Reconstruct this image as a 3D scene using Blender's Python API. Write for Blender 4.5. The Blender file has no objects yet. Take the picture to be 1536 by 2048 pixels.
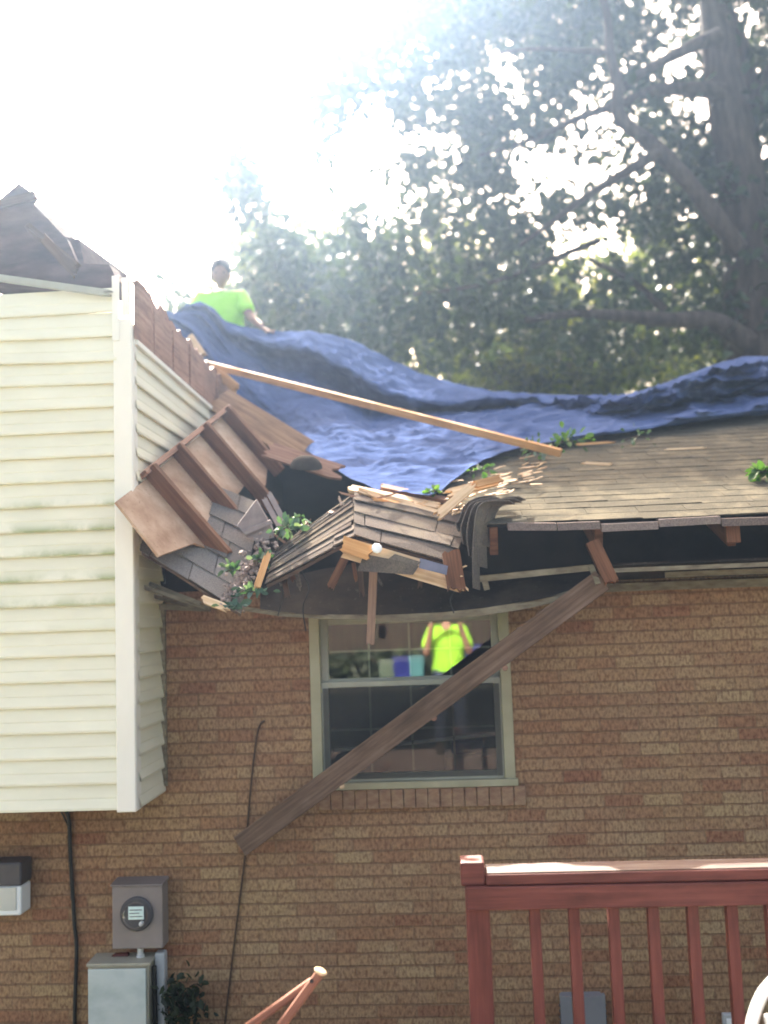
import bpy, math, random
import numpy as np
from mathutils import Vector, Matrix
from mathutils import noise as mnoise
R = math.radians
random.seed(7); rng = np.random.default_rng(7)
S = bpy.context.scene
COL = S.collection
V = Vector

# ------------------------------------------------------------------ camera
EYE = V((0, 0, 3.2)); FPX = 2000.0
yaw, pitch, roll = R(3.0), R(5.7), R(2.0)
Fw = V((-math.sin(yaw)*math.cos(pitch), math.cos(yaw)*math.cos(pitch), math.sin(pitch)))
R0 = V((math.cos(yaw), math.sin(yaw), 0)); U0 = R0.cross(Fw)
Rt = R0*math.cos(roll) - U0*math.sin(roll); Up = U0*math.cos(roll) + R0*math.sin(roll)
cd = bpy.data.cameras.new('camera'); cam = bpy.data.objects.new('camera', cd); COL.objects.link(cam)
cam.matrix_world = Matrix(((Rt.x, Up.x, -Fw.x, EYE.x), (Rt.y, Up.y, -Fw.y, EYE.y), (Rt.z, Up.z, -Fw.z, EYE.z), (0, 0, 0, 1)))
cd.sensor_fit = 'VERTICAL'; cd.sensor_height = 36.0; cd.lens = 36.0*FPX/2048; cd.clip_start = 0.05; cd.clip_end = 2000
cd.dof.use_dof = True; cd.dof.focus_distance = 4.3
cd.dof.aperture_fstop = (cd.lens/1000)/0.029
S.camera = cam

# ------------------------------------------------------------------ light
SUN_EL, SUN_AZ = R(43), R(-17)          # azimuth measured from +Y towards +X
w = bpy.data.worlds.new('World'); S.world = w; w.use_nodes = True
wn = w.node_tree.nodes; bg = wn['Background']
sky = wn.new('ShaderNodeTexSky'); sky.sky_type = 'NISHITA'; sky.sun_disc = False
sky.sun_elevation = SUN_EL; sky.sun_rotation = SUN_AZ; sky.air_density = .8; sky.dust_density = 7.0; sky.ozone_density = 0.0
tint = wn.new('ShaderNodeMix'); tint.data_type = 'RGBA'; tint.blend_type = 'MULTIPLY'; tint.inputs[0].default_value = 1; tint.inputs[7].default_value = (1.0, .86, .68, 1)   # warm white balance
w.node_tree.links.new(sky.outputs[0], tint.inputs[6]); w.node_tree.links.new(tint.outputs[2], bg.inputs[0]); bg.inputs[1].default_value = 0.15
sd = bpy.data.lights.new('sun', 'SUN'); sun = bpy.data.objects.new('sun', sd); COL.objects.link(sun)
sd.energy = 4.2; sd.angle = R(0.6); sd.color = (1, .93, .82)
tosun = V((math.sin(SUN_AZ)*math.cos(SUN_EL), math.cos(SUN_AZ)*math.cos(SUN_EL), math.sin(SUN_EL)))
sun.rotation_euler = (-tosun).to_track_quat('-Z', 'Y').to_euler()
sun.location = (-3, 8, 14)
vs = S.view_settings; vs.view_transform = 'Standard'; vs.look = 'None'; vs.gamma = 1; vs.exposure = 2.95
S.cycles.max_bounces = 8; S.cycles.transparent_max_bounces = 12
GLARE_DENSITY = 0.0042

# ------------------------------------------------------------------ helpers
def P(u, v, Y):                     # point of the plane y = Y met by the sight line of picture point u, v
    d = Fw + Rt*((u-768)/FPX) + Up*((1024-v)/FPX)
    return EYE + d*(Y/d.y)
def PP(u, v, p0, n):
    d = Fw + Rt*((u-768)/FPX) + Up*((1024-v)/FPX)
    return EYE + d*((p0-EYE).dot(n)/d.dot(n))

class MB:
    def __init__(s): s.v = []; s.f = []; s.uv = []
    def face(s, pts, uv=None):
        n = len(s.v); s.v += [V(p) for p in pts]; s.f.append(list(range(n, n+len(pts)))); s.uv.append(uv); return s
    def grid(s, pts, closed=False, uvs=None):           # pts[i][j]
        n = len(s.v); a = len(pts); b = len(pts[0])
        for r in pts: s.v += [V(p) for p in r]
        for i in range(a-1):
            for j in range(b if closed else b-1):
                k = (j+1) % b
                s.f.append([n+i*b+j, n+(i+1)*b+j, n+(i+1)*b+k, n+i*b+k])
                s.uv.append(None if uvs is None else [uvs[i][j], uvs[i+1][j], uvs[i+1][k], uvs[i][k]])
        return s
    def hexa(s, c, uvs=None):                           # 8 corners: 4 bottom, 4 top
        n = len(s.v); s.v += [V(p) for p in c]
        for q in ((3, 2, 1, 0), (4, 5, 6, 7), (0, 1, 5, 4), (1, 2, 6, 5), (2, 3, 7, 6), (3, 0, 4, 7)):
            s.f.append([n+i for i in q]); s.uv.append(None)
        return s
    def box(s, a, b):
        x0, y0, z0 = a; x1, y1, z1 = b
        return s.hexa([(x0, y0, z0), (x1, y0, z0), (x1, y1, z0), (x0, y1, z0), (x0, y0, z1), (x1, y0, z1), (x1, y1, z1), (x0, y1, z1)])
    def plank(s, p0, p1, wdt, thk, up, j0=0, j1=0, k=6, seed=1):
        rr = random.Random(seed); p0 = V(p0); p1 = V(p1); d = (p1-p0); L = d.length; d.normalize()
        wv = (V(up) - d*V(up).dot(d)).normalized(); tv = d.cross(wv)
        if not (j0 or j1): k = 1
        e0 = [-rr.random()*j0 for _ in range(k+1)]; e1 = [rr.random()*j1 for _ in range(k+1)]
        n = len(s.v)
        for i in range(k+1):
            q = wv*(wdt*(i/k-.5))
            for t in (-.5, .5):
                s.v.append(p0+q+tv*thk*t+d*e0[i]); s.v.append(p1+q+tv*thk*t+d*e1[i])
        def I(i, t, e): return n+i*4+t*2+e
        o = rr.random()*20
        for i in range(k):
            a, b = wdt*i/k, wdt*(i+1)/k
            s.f.append([I(i, 0, 0), I(i, 0, 1), I(i+1, 0, 1), I(i+1, 0, 0)]); s.uv.append([(o, a), (o+L, a), (o+L, b), (o, b)])
            s.f.append([I(i, 1, 0), I(i+1, 1, 0), I(i+1, 1, 1), I(i, 1, 1)]); s.uv.append([(o, a+1), (o, b+1), (o+L, b+1), (o+L, a+1)])
            s.f.append([I(i, 0, 0), I(i+1, 0, 0), I(i+1, 1, 0), I(i, 1, 0)]); s.uv.append([(o, a), (o, b), (o+thk, b), (o+thk, a)])
            s.f.append([I(i, 0, 1), I(i, 1, 1), I(i+1, 1, 1), I(i+1, 0, 1)]); s.uv.append([(o, a), (o+thk, a), (o+thk, b), (o, b)])
        s.f.append([I(0, 0, 0), I(0, 1, 0), I(0, 1, 1), I(0, 0, 1)]); s.uv.append([(o, 3), (o, 3+thk), (o+L, 3+thk), (o+L, 3)])
        s.f.append([I(k, 0, 0), I(k, 0, 1), I(k, 1, 1), I(k, 1, 0)]); s.uv.append([(o, 5), (o+L, 5), (o+L, 5+thk), (o, 5+thk)])
        return s
    def tube(s, pts, rad, n=10, cap=True):
        pts = [V(p) for p in pts]
        if not hasattr(rad, '__len__'): rad = [rad]*len(pts)
        rows = []; ref = V((.31, .17, .93)); L = 0; uvs = []
        for i, p in enumerate(pts):
            d = (pts[min(i+1, len(pts)-1)]-pts[max(i-1, 0)]).normalized()
            if abs(d.dot(ref)) > .97: ref = V((1, 0, 0))
            a = (ref-d*ref.dot(d)).normalized(); b = d.cross(a); ref = a
            if i: L += (p-pts[i-1]).length
            rows.append([p+(a*math.cos(2*math.pi*j/n)+b*math.sin(2*math.pi*j/n))*rad[i] for j in range(n)])
            uvs.append([(L, j/n*2*math.pi*rad[i]) for j in range(n)])
        s.grid(rows, closed=True, uvs=uvs)
        if cap: s.face(rows[0][::-1]); s.face(rows[-1])
        return s
    def prism(s, poly, vec):                            # polygon extruded along vec
        vec = V(vec); poly = [V(p) for p in poly]; m = len(poly)
        s.face(poly[::-1]); s.face([p+vec for p in poly])
        for i in range(m):
            a, b = poly[i], poly[(i+1) % m]; s.face([a, b, b+vec, a+vec])
        return s
    def sheet(s, path, wv, t):                          # bent sheet: path swept along wv with thickness t
        path = [V(p) for p in path]; wv = V(wv); nn = []
        for i in range(len(path)):
            d = path[min(i+1, len(path)-1)]-path[max(i-1, 0)]; nn.append(d.cross(wv).normalized()*t)
        rows = [[p, p+wv, p+wv+q, p+q] for p, q in zip(path, nn)]
        s.grid(rows, closed=True); s.face(rows[0][::-1]); s.face(rows[-1]); return s
    def lathe(s, prof, o, ax, n=24):                    # prof: (r, h) along ax from o
        o = V(o); ax = V(ax).normalized(); a = ax.orthogonal().normalized(); b = ax.cross(a)
        rows = [[o+ax*h+(a*math.cos(2*math.pi*j/n)+b*math.sin(2*math.pi*j/n))*r for j in range(n)] for r, h in prof]
        s.grid(rows, closed=True); s.face(rows[0][::-1]); s.face(rows[-1]); return s
    def add_mesh(s, me, M=None):
        n = len(s.v)
        for v in me.vertices: s.v.append((M @ v.co) if M else v.co.copy())
        for p in me.polygons: s.f.append([n+i for i in p.vertices]); s.uv.append(None)
        return s
    def build(s, name, mat, parent=None, smooth=False, bevel=0, loc=None):
        base = V(WLOC[parent.name]) if parent else (V(loc) if loc is not None else V(s.v[0]))
        me = bpy.data.meshes.new(name)
        me.from_pydata([tuple(v-base) for v in s.v], [], s.f); me.materials.append(mat)
        ul = me.uv_layers.new(name='UVMap'); buf = []
        for f, uv in zip(s.f, s.uv):
            if uv is None:
                p = [s.v[i] for i in f]; n = (p[1]-p[0]).cross(p[-1]-p[0]); a = [abs(n.x), abs(n.y), abs(n.z)]
                m = a.index(max(a))
                for q in p: buf += [(q.y, q.z), (q.x, q.z), (q.x, q.y)][m]
            else:
                for q in uv: buf += [q[0], q[1]]
        ul.data.foreach_set('uv', buf); me.update()
        if smooth: me.polygons.foreach_set('use_smooth', [True]*len(me.polygons))
        o = bpy.data.objects.new(name, me); COL.objects.link(o)
        if parent: o.parent = parent; WLOC[o.name] = tuple(base)
        else: o.location = base; WLOC[o.name] = tuple(base)
        if bevel:
            b = o.modifiers.new('Bevel', 'BEVEL'); b.width = bevel; b.segments = 2; b.limit_method = 'ANGLE'
        return o
WLOC = {}
def tag(o, label=None, cat=None, group=None, kind=None):
    if label: o['label'] = label
    if cat: o['category'] = cat
    if group: o['group'] = group
    if kind: o['kind'] = kind
    return o
def thing(name, loc, label, cat, group=None):
    o = bpy.data.objects.new(name, None); COL.objects.link(o); o.location = loc; o.empty_display_size = .1
    WLOC[o.name] = tuple(loc); return tag(o, label, cat, group)

def mat_new(name, rough=.8, spec=.3):
    m = bpy.data.materials.new(name); m.use_nodes = True; nt = m.node_tree; b = nt.nodes['Principled BSDF']
    b.inputs['Roughness'].default_value = rough; b.inputs['Specular IOR Level'].default_value = spec
    return m, nt, b
def ramp(nt, stops, interp='LINEAR'):
    r = nt.nodes.new('ShaderNodeValToRGB'); e = r.color_ramp.elements; r.color_ramp.interpolation = interp
    e[0].position, e[0].color = stops[0][0], (*stops[0][1], 1); e[1].position, e[1].color = stops[-1][0], (*stops[-1][1], 1)
    for p, c in stops[1:-1]: q = e.new(p); q.color = (*c, 1)
    return r
def coords(nt, kind, scale):
    t = nt.nodes.new('ShaderNodeTexCoord'); mp = nt.nodes.new('ShaderNodeMapping'); mp.inputs['Scale'].default_value = scale
    nt.links.new(t.outputs[kind], mp.inputs[0]); return mp.outputs[0]
def noise(nt, vec, scale=1, detail=6, rough=.6):
    n = nt.nodes.new('ShaderNodeTexNoise'); n.inputs['Scale'].default_value = scale; n.inputs['Detail'].default_value = detail
    n.inputs['Roughness'].default_value = rough; nt.links.new(vec, n.inputs['Vector']); return n.outputs[0]
def mix(nt, fac, a, b, mode='MIX'):
    m = nt.nodes.new('ShaderNodeMix'); m.data_type = 'RGBA'; m.blend_type = mode
    for i, x in ((0, fac), (6, a), (7, b)):
        if hasattr(x, 'links') or hasattr(x, 'is_linked'): nt.links.new(x, m.inputs[i])
        elif i == 0: m.inputs[0].default_value = x
        else: m.inputs[i].default_value = (*x, 1)
    return m.outputs[2]
def math_(nt, op, a, b=None, clamp=False):
    m = nt.nodes.new('ShaderNodeMath'); m.operation = op; m.use_clamp = clamp
    for i, x in enumerate((a, b)):
        if x is None: continue
        if hasattr(x, 'is_linked'): nt.links.new(x, m.inputs[i])
        else: m.inputs[i].default_value = x
    return m.outputs[0]
def bump(nt, b, h, strength=.4, dist=.004):
    n = nt.nodes.new('ShaderNodeBump'); n.inputs['Strength'].default_value = strength; n.inputs['Distance'].default_value = dist
    nt.links.new(h, n.inputs['Height']); nt.links.new(n.outputs[0], b.inputs['Normal'])
def simple(name, stops, scale=(6, 6, 6), coord='Object', rough=.8, spec=.3, bs=.3, bd=.003, detail=6, speck=None):
    m, nt, b = mat_new(name, rough, spec); v = coords(nt, coord, scale); f = noise(nt, v, 1, detail)
    c = ramp(nt, stops); nt.links.new(f, c.inputs[0]); out = c.outputs[0]
    if speck:                                          # (scale, colour, threshold)
        f2 = noise(nt, coords(nt, coord, (speck[0],)*3), 1, 3); r2 = ramp(nt, [(speck[2], (0, 0, 0)), (min(1, speck[2]+.12), (1, 1, 1))])
        nt.links.new(f2, r2.inputs[0]); out = mix(nt, r2.outputs[0], out, speck[1])
    nt.links.new(out, b.inputs['Base Color'])
    if bs: bump(nt, b, f, bs, bd)
    return m
def wood(name, c0, c1, c2, rough=.75, grain=(2.2, 60, 1), bs=.5):
    m, nt, b = mat_new(name, rough, .25); v = coords(nt, 'UV', grain); f = noise(nt, v, 1, 8, .65)
    f2 = noise(nt, coords(nt, 'UV', (3, 9, 1)), 1, 4)
    c = ramp(nt, [(.32, c0), (.5, c1), (.68, c2)]); nt.links.new(f, c.inputs[0])
    dark = ramp(nt, [(.3, (.55, .52, .5)), (.55, (1, 1, 1))]); nt.links.new(f2, dark.inputs[0])
    nt.links.new(mix(nt, 1.0, c.outputs[0], dark.outputs[0], 'MULTIPLY'), b.inputs['Base Color']); bump(nt, b, f, bs, .003); return m

def cat(a, i, f):
    p0, p1, p2, p3 = a[max(i-1, 0)], a[i], a[min(i+1, len(a)-1)], a[min(i+2, len(a)-1)]
    return p1+(p2-p0)*.5*f+(p0*2-p1*5+p2*4-p3)*.5*f*f+(p1*3-p0-p2*3+p3)*.5*f**3

# ------------------------------------------------------------------ materials
def brick_mat():
    m, nt, b = mat_new('brick', .9, .15); L = nt.links
    uv = coords(nt, 'UV', (1, 1, 1)); wob = noise(nt, coords(nt, 'UV', (9, 9, 1)), 1, 2)
    add = nt.nodes.new('ShaderNodeVectorMath'); add.operation = 'MULTIPLY_ADD'
    cmb = nt.nodes.new('ShaderNodeCombineXYZ'); L.new(math_(nt, 'SUBTRACT', wob, .5), cmb.inputs[0]); L.new(math_(nt, 'SUBTRACT', wob, .5), cmb.inputs[1])
    L.new(cmb.outputs[0], add.inputs[0]); add.inputs[1].default_value = (.016, .010, 0); L.new(uv, add.inputs[2])
    t = nt.nodes.new('ShaderNodeTexBrick'); L.new(add.outputs[0], t.inputs['Vector'])
    for k, val in (('Scale', 1), ('Mortar Size', .0055), ('Mortar Smooth', .35), ('Bias', 0), ('Brick Width', .2125), ('Row Height', .0677)): t.inputs[k].default_value = val
    t.inputs['Color1'].default_value = (0, 0, 0, 1); t.inputs['Color2'].default_value = (1, 1, 1, 1); t.inputs['Mortar'].default_value = (.5, .5, .5, 1)
    body = ramp(nt, [(.0, (.225, .112, .07)), (.1, (.25, .142, .085)), (.4, (.268, .166, .10)), (.75, (.285, .184, .11)), (1, (.30, .206, .124))]); L.new(t.outputs['Color'], body.inputs[0])
    big = noise(nt, coords(nt, 'UV', (1.1, 1.5, 1)), 1, 6); bigc = ramp(nt, [(.35, (.93, .82, .76)), (.5, (1, .99, .96)), (.65, (1.06, 1.10, 1.0))]); L.new(big, bigc.inputs[0])
    c = mix(nt, 1, body.outputs[0], bigc.outputs[0], 'MULTIPLY')
    scr = noise(nt, coords(nt, 'UV', (70, 34, 1)), 1, 4, .65); sc = ramp(nt, [(.36, (.52, .40, .36)), (.5, (.95, .95, .95)), (.64, (1.28, 1.25, 1.2))]); L.new(scr, sc.inputs[0])
    c = mix(nt, .85, c, sc.outputs[0], 'MULTIPLY')
    sy = nt.nodes.new('ShaderNodeSeparateXYZ'); L.new(add.outputs[0], sy.inputs[0]); fy = math_(nt, 'FRACT', math_(nt, 'DIVIDE', sy.outputs[1], .0677))
    bed = ramp(nt, [(0, (1, 1, 1)), (.07, (1, 1, 1)), (.13, (0, 0, 0)), (.87, (0, 0, 0)), (.93, (1, 1, 1)), (1, (1, 1, 1))]); L.new(fy, bed.inputs[0])
    pat = noise(nt, coords(nt, 'UV', (5, 5, 1)), 1, 4); jf = math_(nt, 'ADD', math_(nt, 'MULTIPLY', t.outputs['Fac'], .28), math_(nt, 'MULTIPLY', bed.outputs[0], math_(nt, 'ADD', .02, math_(nt, 'MULTIPLY', pat, .55))), True)
    c = mix(nt, jf, c, (.155, .088, .056)); L.new(c, b.inputs['Base Color'])
    h = math_(nt, 'ADD', math_(nt, 'MULTIPLY', math_(nt, 'SUBTRACT', 1, t.outputs['Fac']), 1.0), math_(nt, 'MULTIPLY', scr, .35))
    bump(nt, b, h, .9, .006); return m
M_brick = brick_mat()
M_sillbrick = simple('sill_brick', [(.3, (.17, .085, .055)), (.5, (.24, .145, .09)), (.7, (.31, .21, .13))], (14, 30, 30), rough=.9, bs=.5)
def siding_mat(name, algae):
    m, nt, b = mat_new(name, .45, .35); L = nt.links; v = coords(nt, 'UV', (1, 1, 1))
    f = noise(nt, coords(nt, 'UV', (2.5, 9, 1)), 1, 5); base = ramp(nt, [(.3, (.63, .605, .475)), (.7, (.70, .675, .535))]); L.new(f, base.inputs[0]); out = base.outputs[0]
    if algae:                                          # green growth along the laps of the lower courses
        sep = nt.nodes.new('ShaderNodeSeparateXYZ'); L.new(v, sep.inputs[0])
        fr = math_(nt, 'FRACT', math_(nt, 'DIVIDE', math_(nt, 'SUBTRACT', sep.outputs[1], algae), .130))
        lap = ramp(nt, [(0, (1, 1, 1)), (.28, (.25, .25, .25)), (.6, (0, 0, 0))]); L.new(fr, lap.inputs[0])
        n1 = ramp(nt, [(.42, (0, 0, 0)), (.56, (1, 1, 1))]); L.new(noise(nt, coords(nt, 'UV', (3.2, 3.0, 1)), 1, 6), n1.inputs[0])
        hz = ramp(nt, [(.0, (0, 0, 0)), (.4, (0, 0, 0)), (.5, (1, 1, 1)), (.68, (1, 1, 1)), (.8, (0, 0, 0))]); L.new(math_(nt, 'DIVIDE', math_(nt, 'SUBTRACT', sep.outputs[1], algae), 2.2), hz.inputs[0])
        fac = math_(nt, 'MULTIPLY', math_(nt, 'MULTIPLY', lap.outputs[0], n1.outputs[0]), hz.outputs[0])
        out = mix(nt, math_(nt, 'MULTIPLY', fac, .9), out, (.24, .28, .12))
    L.new(out, b.inputs['Base Color']); bump(nt, b, noise(nt, coords(nt, 'UV', (6, 120, 1)), 1, 3), .08, .002); return m
M_trim = simple('vinyl_trim', [(.3, (.70, .67, .59)), (.7, (.77, .74, .66))], (5, 5, 2), rough=.4, bs=.03)
M_sash = simple('sash_vinyl', [(.3, (.27, .27, .22)), (.7, (.33, .33, .28))], (6, 6, 6), rough=.45, bs=.05)
M_winframe = simple('window_vinyl', [(.3, (.28, .26, .17)), (.7, (.345, .32, .22))], (6, 6, 6), rough=.45, bs=.05)
M_oldtrim = simple('weathered_trim', [(.3, (.10, .078, .052)), (.5, (.17, .145, .10)), (.7, (.24, .215, .155))], (9, 9, 30), rough=.7, bs=.2)
def shingle_mat(name, c0, c1, c2, dust):
    m, nt, b = mat_new(name, .95, .0); L = nt.links
    g = nt.nodes.new('ShaderNodeNewGeometry'); tint = ramp(nt, [(0, c0), (.5, c1), (1, c2)]); L.new(g.outputs['Random Per Island'], tint.inputs[0])
    gr = noise(nt, coords(nt, 'Object', (160,)*3), 1, 2, .8); gc = ramp(nt, [(.3, (.6, .6, .6)), (.6, (1.1, 1.1, 1.1)), (.75, (1.6, 1.5, 1.35))]); L.new(gr, gc.inputs[0])
    c = mix(nt, 1, tint.outputs[0], gc.outputs[0], 'MULTIPLY')
    du = ramp(nt, [(.48, (0, 0, 0)), (.62, (1, 1, 1))]); L.new(noise(nt, coords(nt, 'Object', (5, 5, 5)), 1, 7, .7), du.inputs[0])
    c = mix(nt, math_(nt, 'MULTIPLY', du.outputs[0], dust), c, (.22, .19, .135)); L.new(c, b.inputs['Base Color']); bump(nt, b, gr, .6, .003); return m
M_shingle = shingle_mat('roof_shingle', (.078, .071, .056), (.082, .075, .059), (.087, .079, .062), .3)
M_shingle2 = shingle_mat('torn_shingle', (.075, .062, .055), (.105, .09, .08), (.15, .13, .115), .3)
M_shingle3 = shingle_mat('grey_shingle', (.13, .115, .105), (.165, .147, .135), (.20, .18, .165), .2)
M_edge = simple('shingle_back', [(.3, (.19, .15, .145)), (.7, (.28, .235, .225))], (14, 14, 14), rough=.9, bs=.3)
M_deckwood = wood('roof_decking', (.16, .085, .045), (.27, .155, .085), (.36, .23, .13))
M_osb = simple('sheathing', [(.3, (.22, .125, .075)), (.5, (.36, .235, .155)), (.7, (.48, .35, .25))], (5, 5, 5), rough=.85, bs=.3, speck=(45, (.26, .17, .1), .6))
M_rafter = wood('rafter_wood', (.085, .034, .016), (.135, .058, .028), (.19, .09, .046))
M_oldwood = wood('dark_old_wood', (.05, .03, .02), (.085, .05, .035), (.12, .08, .055))
M_rim = wood('weathered_rim_wood', (.19, .10, .07), (.28, .155, .105), (.36, .22, .155))
M_raw = wood('fresh_split_wood', (.42, .27, .14), (.58, .41, .25), (.70, .54, .36))
M_batten = wood('batten_wood', (.40, .20, .075), (.50, .27, .11), (.58, .35, .16))
M_fascia = wood('weathered_fascia', (.08, .047, .03), (.135, .085, .058), (.19, .13, .095), grain=(2, 45, 1))
M_red = wood('red_deck_stain', (.08, .024, .019), (.115, .034, .027), (.155, .05, .04), rough=.55)
M_redtop = simple('worn_rail_top', [(.35, (.055, .022, .018)), (.5, (.085, .055, .046)), (.68, (.15, .12, .095))], (4, 60, 60), rough=.6)
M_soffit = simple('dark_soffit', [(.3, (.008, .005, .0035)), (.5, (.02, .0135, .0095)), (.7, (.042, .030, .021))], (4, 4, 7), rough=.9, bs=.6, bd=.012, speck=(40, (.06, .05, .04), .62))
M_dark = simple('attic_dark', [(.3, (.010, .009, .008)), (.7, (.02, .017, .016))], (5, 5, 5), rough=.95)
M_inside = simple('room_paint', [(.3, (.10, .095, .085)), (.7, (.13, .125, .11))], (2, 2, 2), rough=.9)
def tarp_mat():
    m, nt, b = mat_new('blue_tarp', .65, .0); L = nt.links
    f = noise(nt, coords(nt, 'Object', (5, 5, 5)), 1, 7, .62); c = ramp(nt, [(.3, (.042, .062, .14)), (.55, (.064, .092, .195)), (.75, (.10, .137, .27))]); L.new(f, c.inputs[0]); L.new(c.outputs[0], b.inputs['Base Color'])
    v = coords(nt, 'Object', (11, 16, 16)); n1 = noise(nt, v, 1, 6, .6)
    vo = nt.nodes.new('ShaderNodeTexNoise'); vo.noise_type = 'RIDGED_MULTIFRACTAL'; vo.inputs['Scale'].default_value = 1; L.new(coords(nt, 'Object', (3.6, 6, 6)), vo.inputs['Vector'])
    h = math_(nt, 'ADD', math_(nt, 'MULTIPLY', n1, 1.0), math_(nt, 'MULTIPLY', vo.outputs[0], .35)); bump(nt, b, h, .7, .022)
    L.new(math_(nt, 'ADD', .5, math_(nt, 'MULTIPLY', n1, .2)), b.inputs['Roughness'])
    tr = nt.nodes.new('ShaderNodeBsdfTranslucent'); L.new(c.outputs[0], tr.inputs[0]); mx = nt.nodes.new('ShaderNodeMixShader'); mx.inputs[0].default_value = .04
    L.new(b.outputs[0], mx.inputs[1]); L.new(tr.outputs[0], mx.inputs[2]); L.new(mx.outputs[0], nt.nodes['Material Output'].inputs[0]); return m
M_tarp = tarp_mat()
def leaf_mat(name, cols, trans=.45):
    m, nt, b = mat_new(name, .5, .35); L = nt.links; g = nt.nodes.new('ShaderNodeNewGeometry')
    c = ramp(nt, [(i/(len(cols)-1), k) for i, k in enumerate(cols)]); L.new(g.outputs['Random Per Island'], c.inputs[0]); L.new(c.outputs[0], b.inputs['Base Color'])
    tr = nt.nodes.new('ShaderNodeBsdfTranslucent'); L.new(mix(nt, 1, c.outputs[0], (1.5, 1.5, .55), 'MULTIPLY'), tr.inputs[0])
    mx = nt.nodes.new('ShaderNodeMixShader'); mx.inputs[0].default_value = trans
    L.new(b.outputs[0], mx.inputs[1]); L.new(tr.outputs[0], mx.inputs[2]); L.new(mx.outputs[0], nt.nodes['Material Output'].inputs[0]); return m
M_leaf = leaf_mat('oak_leaf', [(.014, .024, .014), (.022, .035, .018), (.032, .048, .022), (.045, .062, .028)], .25)
M_leaf2 = leaf_mat('far_leaf', [(.03, .042, .012), (.05, .064, .014), (.09, .105, .018), (.16, .17, .026)], .62)
M_twig = leaf_mat('torn_leaf', [(.025, .06, .035), (.04, .095, .06), (.07, .13, .09), (.13, .19, .16)], .25)
M_twig2 = leaf_mat('fresh_leaf', [(.03, .075, .02), (.05, .12, .025), (.09, .17, .04)], .35)
M_bark = simple('bark', [(.3, (.03, .021, .018)), (.5, (.055, .04, .034)), (.7, (.09, .068, .056))], (14, 14, 3), rough=.95, bs=.9, bd=.03)
M_grass = simple('lawn_grass', [(.3, (.04, .07, .02)), (.7, (.09, .13, .04))], (3, 3, 3), rough=.95)
M_skin = simple('skin_tan', [(.3, (.16, .075, .05)), (.7, (.21, .105, .07))], (12,)*3, rough=.55, bs=.05)
M_skin2 = simple('skin_fair', [(.3, (.30, .17, .12)), (.7, (.36, .21, .15))], (12,)*3, rough=.55, bs=.05)
M_lime = simple('lime_cloth', [(.3, (.24, .56, .03)), (.7, (.33, .68, .05))], (9,)*3, rough=.8, bs=.4, bd=.01)
M_jeans = simple('denim', [(.3, (.03, .04, .07)), (.7, (.05, .065, .11))], (14,)*3, rough=.9)
M_hair = simple('dark_hair', [(.3, (.02, .015, .012)), (.7, (.04, .03, .025))], (30,)*3, rough=.6)
M_shoe = simple('boot_leather', [(.3, (.06, .035, .02)), (.7, (.1, .06, .035))], (20,)*3, rough=.6)
M_meter = simple('meter_box_paint', [(.3, (.20, .165, .15)), (.7, (.24, .20, .185))], (7,)*3, rough=.5, bs=.05)
M_panel = simple('panel_paint', [(.3, (.36, .40, .38)), (.5, (.46, .50, .48)), (.7, (.52, .54, .50))], (4, 4, 6), rough=.5, bs=.05)
M_panelrim = simple('panel_rim_paint', [(.3, (.28, .26, .20)), (.7, (.38, .35, .28))], (6,)*3, rough=.55)
M_conduit = simple('grey_pvc', [(.3, (.36, .37, .38)), (.7, (.44, .45, .46))], (6,)*3, rough=.5)
M_black = simple('black_rubber', [(.3, (.012, .012, .012)), (.7, (.025, .024, .024))], (9,)*3, rough=.5)
M_cord = simple('brown_cord', [(.3, (.05, .03, .02)), (.7, (.09, .055, .035))], (9,)*3, rough=.8)
M_greybox = simple('grey_plastic', [(.3, (.17, .17, .185)), (.7, (.205, .205, .22))], (5,)*3, rough=.45, bs=.03)
M_lamp = simple('dark_grey_plastic', [(.3, (.055, .05, .055)), (.7, (.08, .073, .078))], (5,)*3, rough=.45, bs=.03)
M_white = simple('white_plastic', [(.3, (.70, .71, .70)), (.7, (.78, .79, .78))], (5,)*3, rough=.4, bs=.03)
M_diff = simple('lamp_diffuser', [(.3, (.42, .42, .38)), (.7, (.5, .5, .45))], (5,)*3, rough=.3, bs=.03)
M_steel = simple('galvanised_steel', [(.3, (.5, .5, .5)), (.7, (.65, .65, .64))], (20,)*3, rough=.35)
M_card = simple('meter_label', [(.3, (.55, .70, .66)), (.7, (.70, .80, .76))], (60, 60, 60), rough=.5, bs=0)
M_blue = simple('blue_plastic', [(.3, (.012, .018, .14)), (.7, (.018, .026, .18))], (5,)*3, rough=.4)
M_teal = simple('teal_plastic', [(.3, (.05, .16, .18)), (.7, (.07, .2, .22))], (5,)*3, rough=.4)
M_pale = simple('pale_green_plastic', [(.3, (.07, .10, .075)), (.7, (.09, .13, .095))], (5,)*3, rough=.4)
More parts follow.
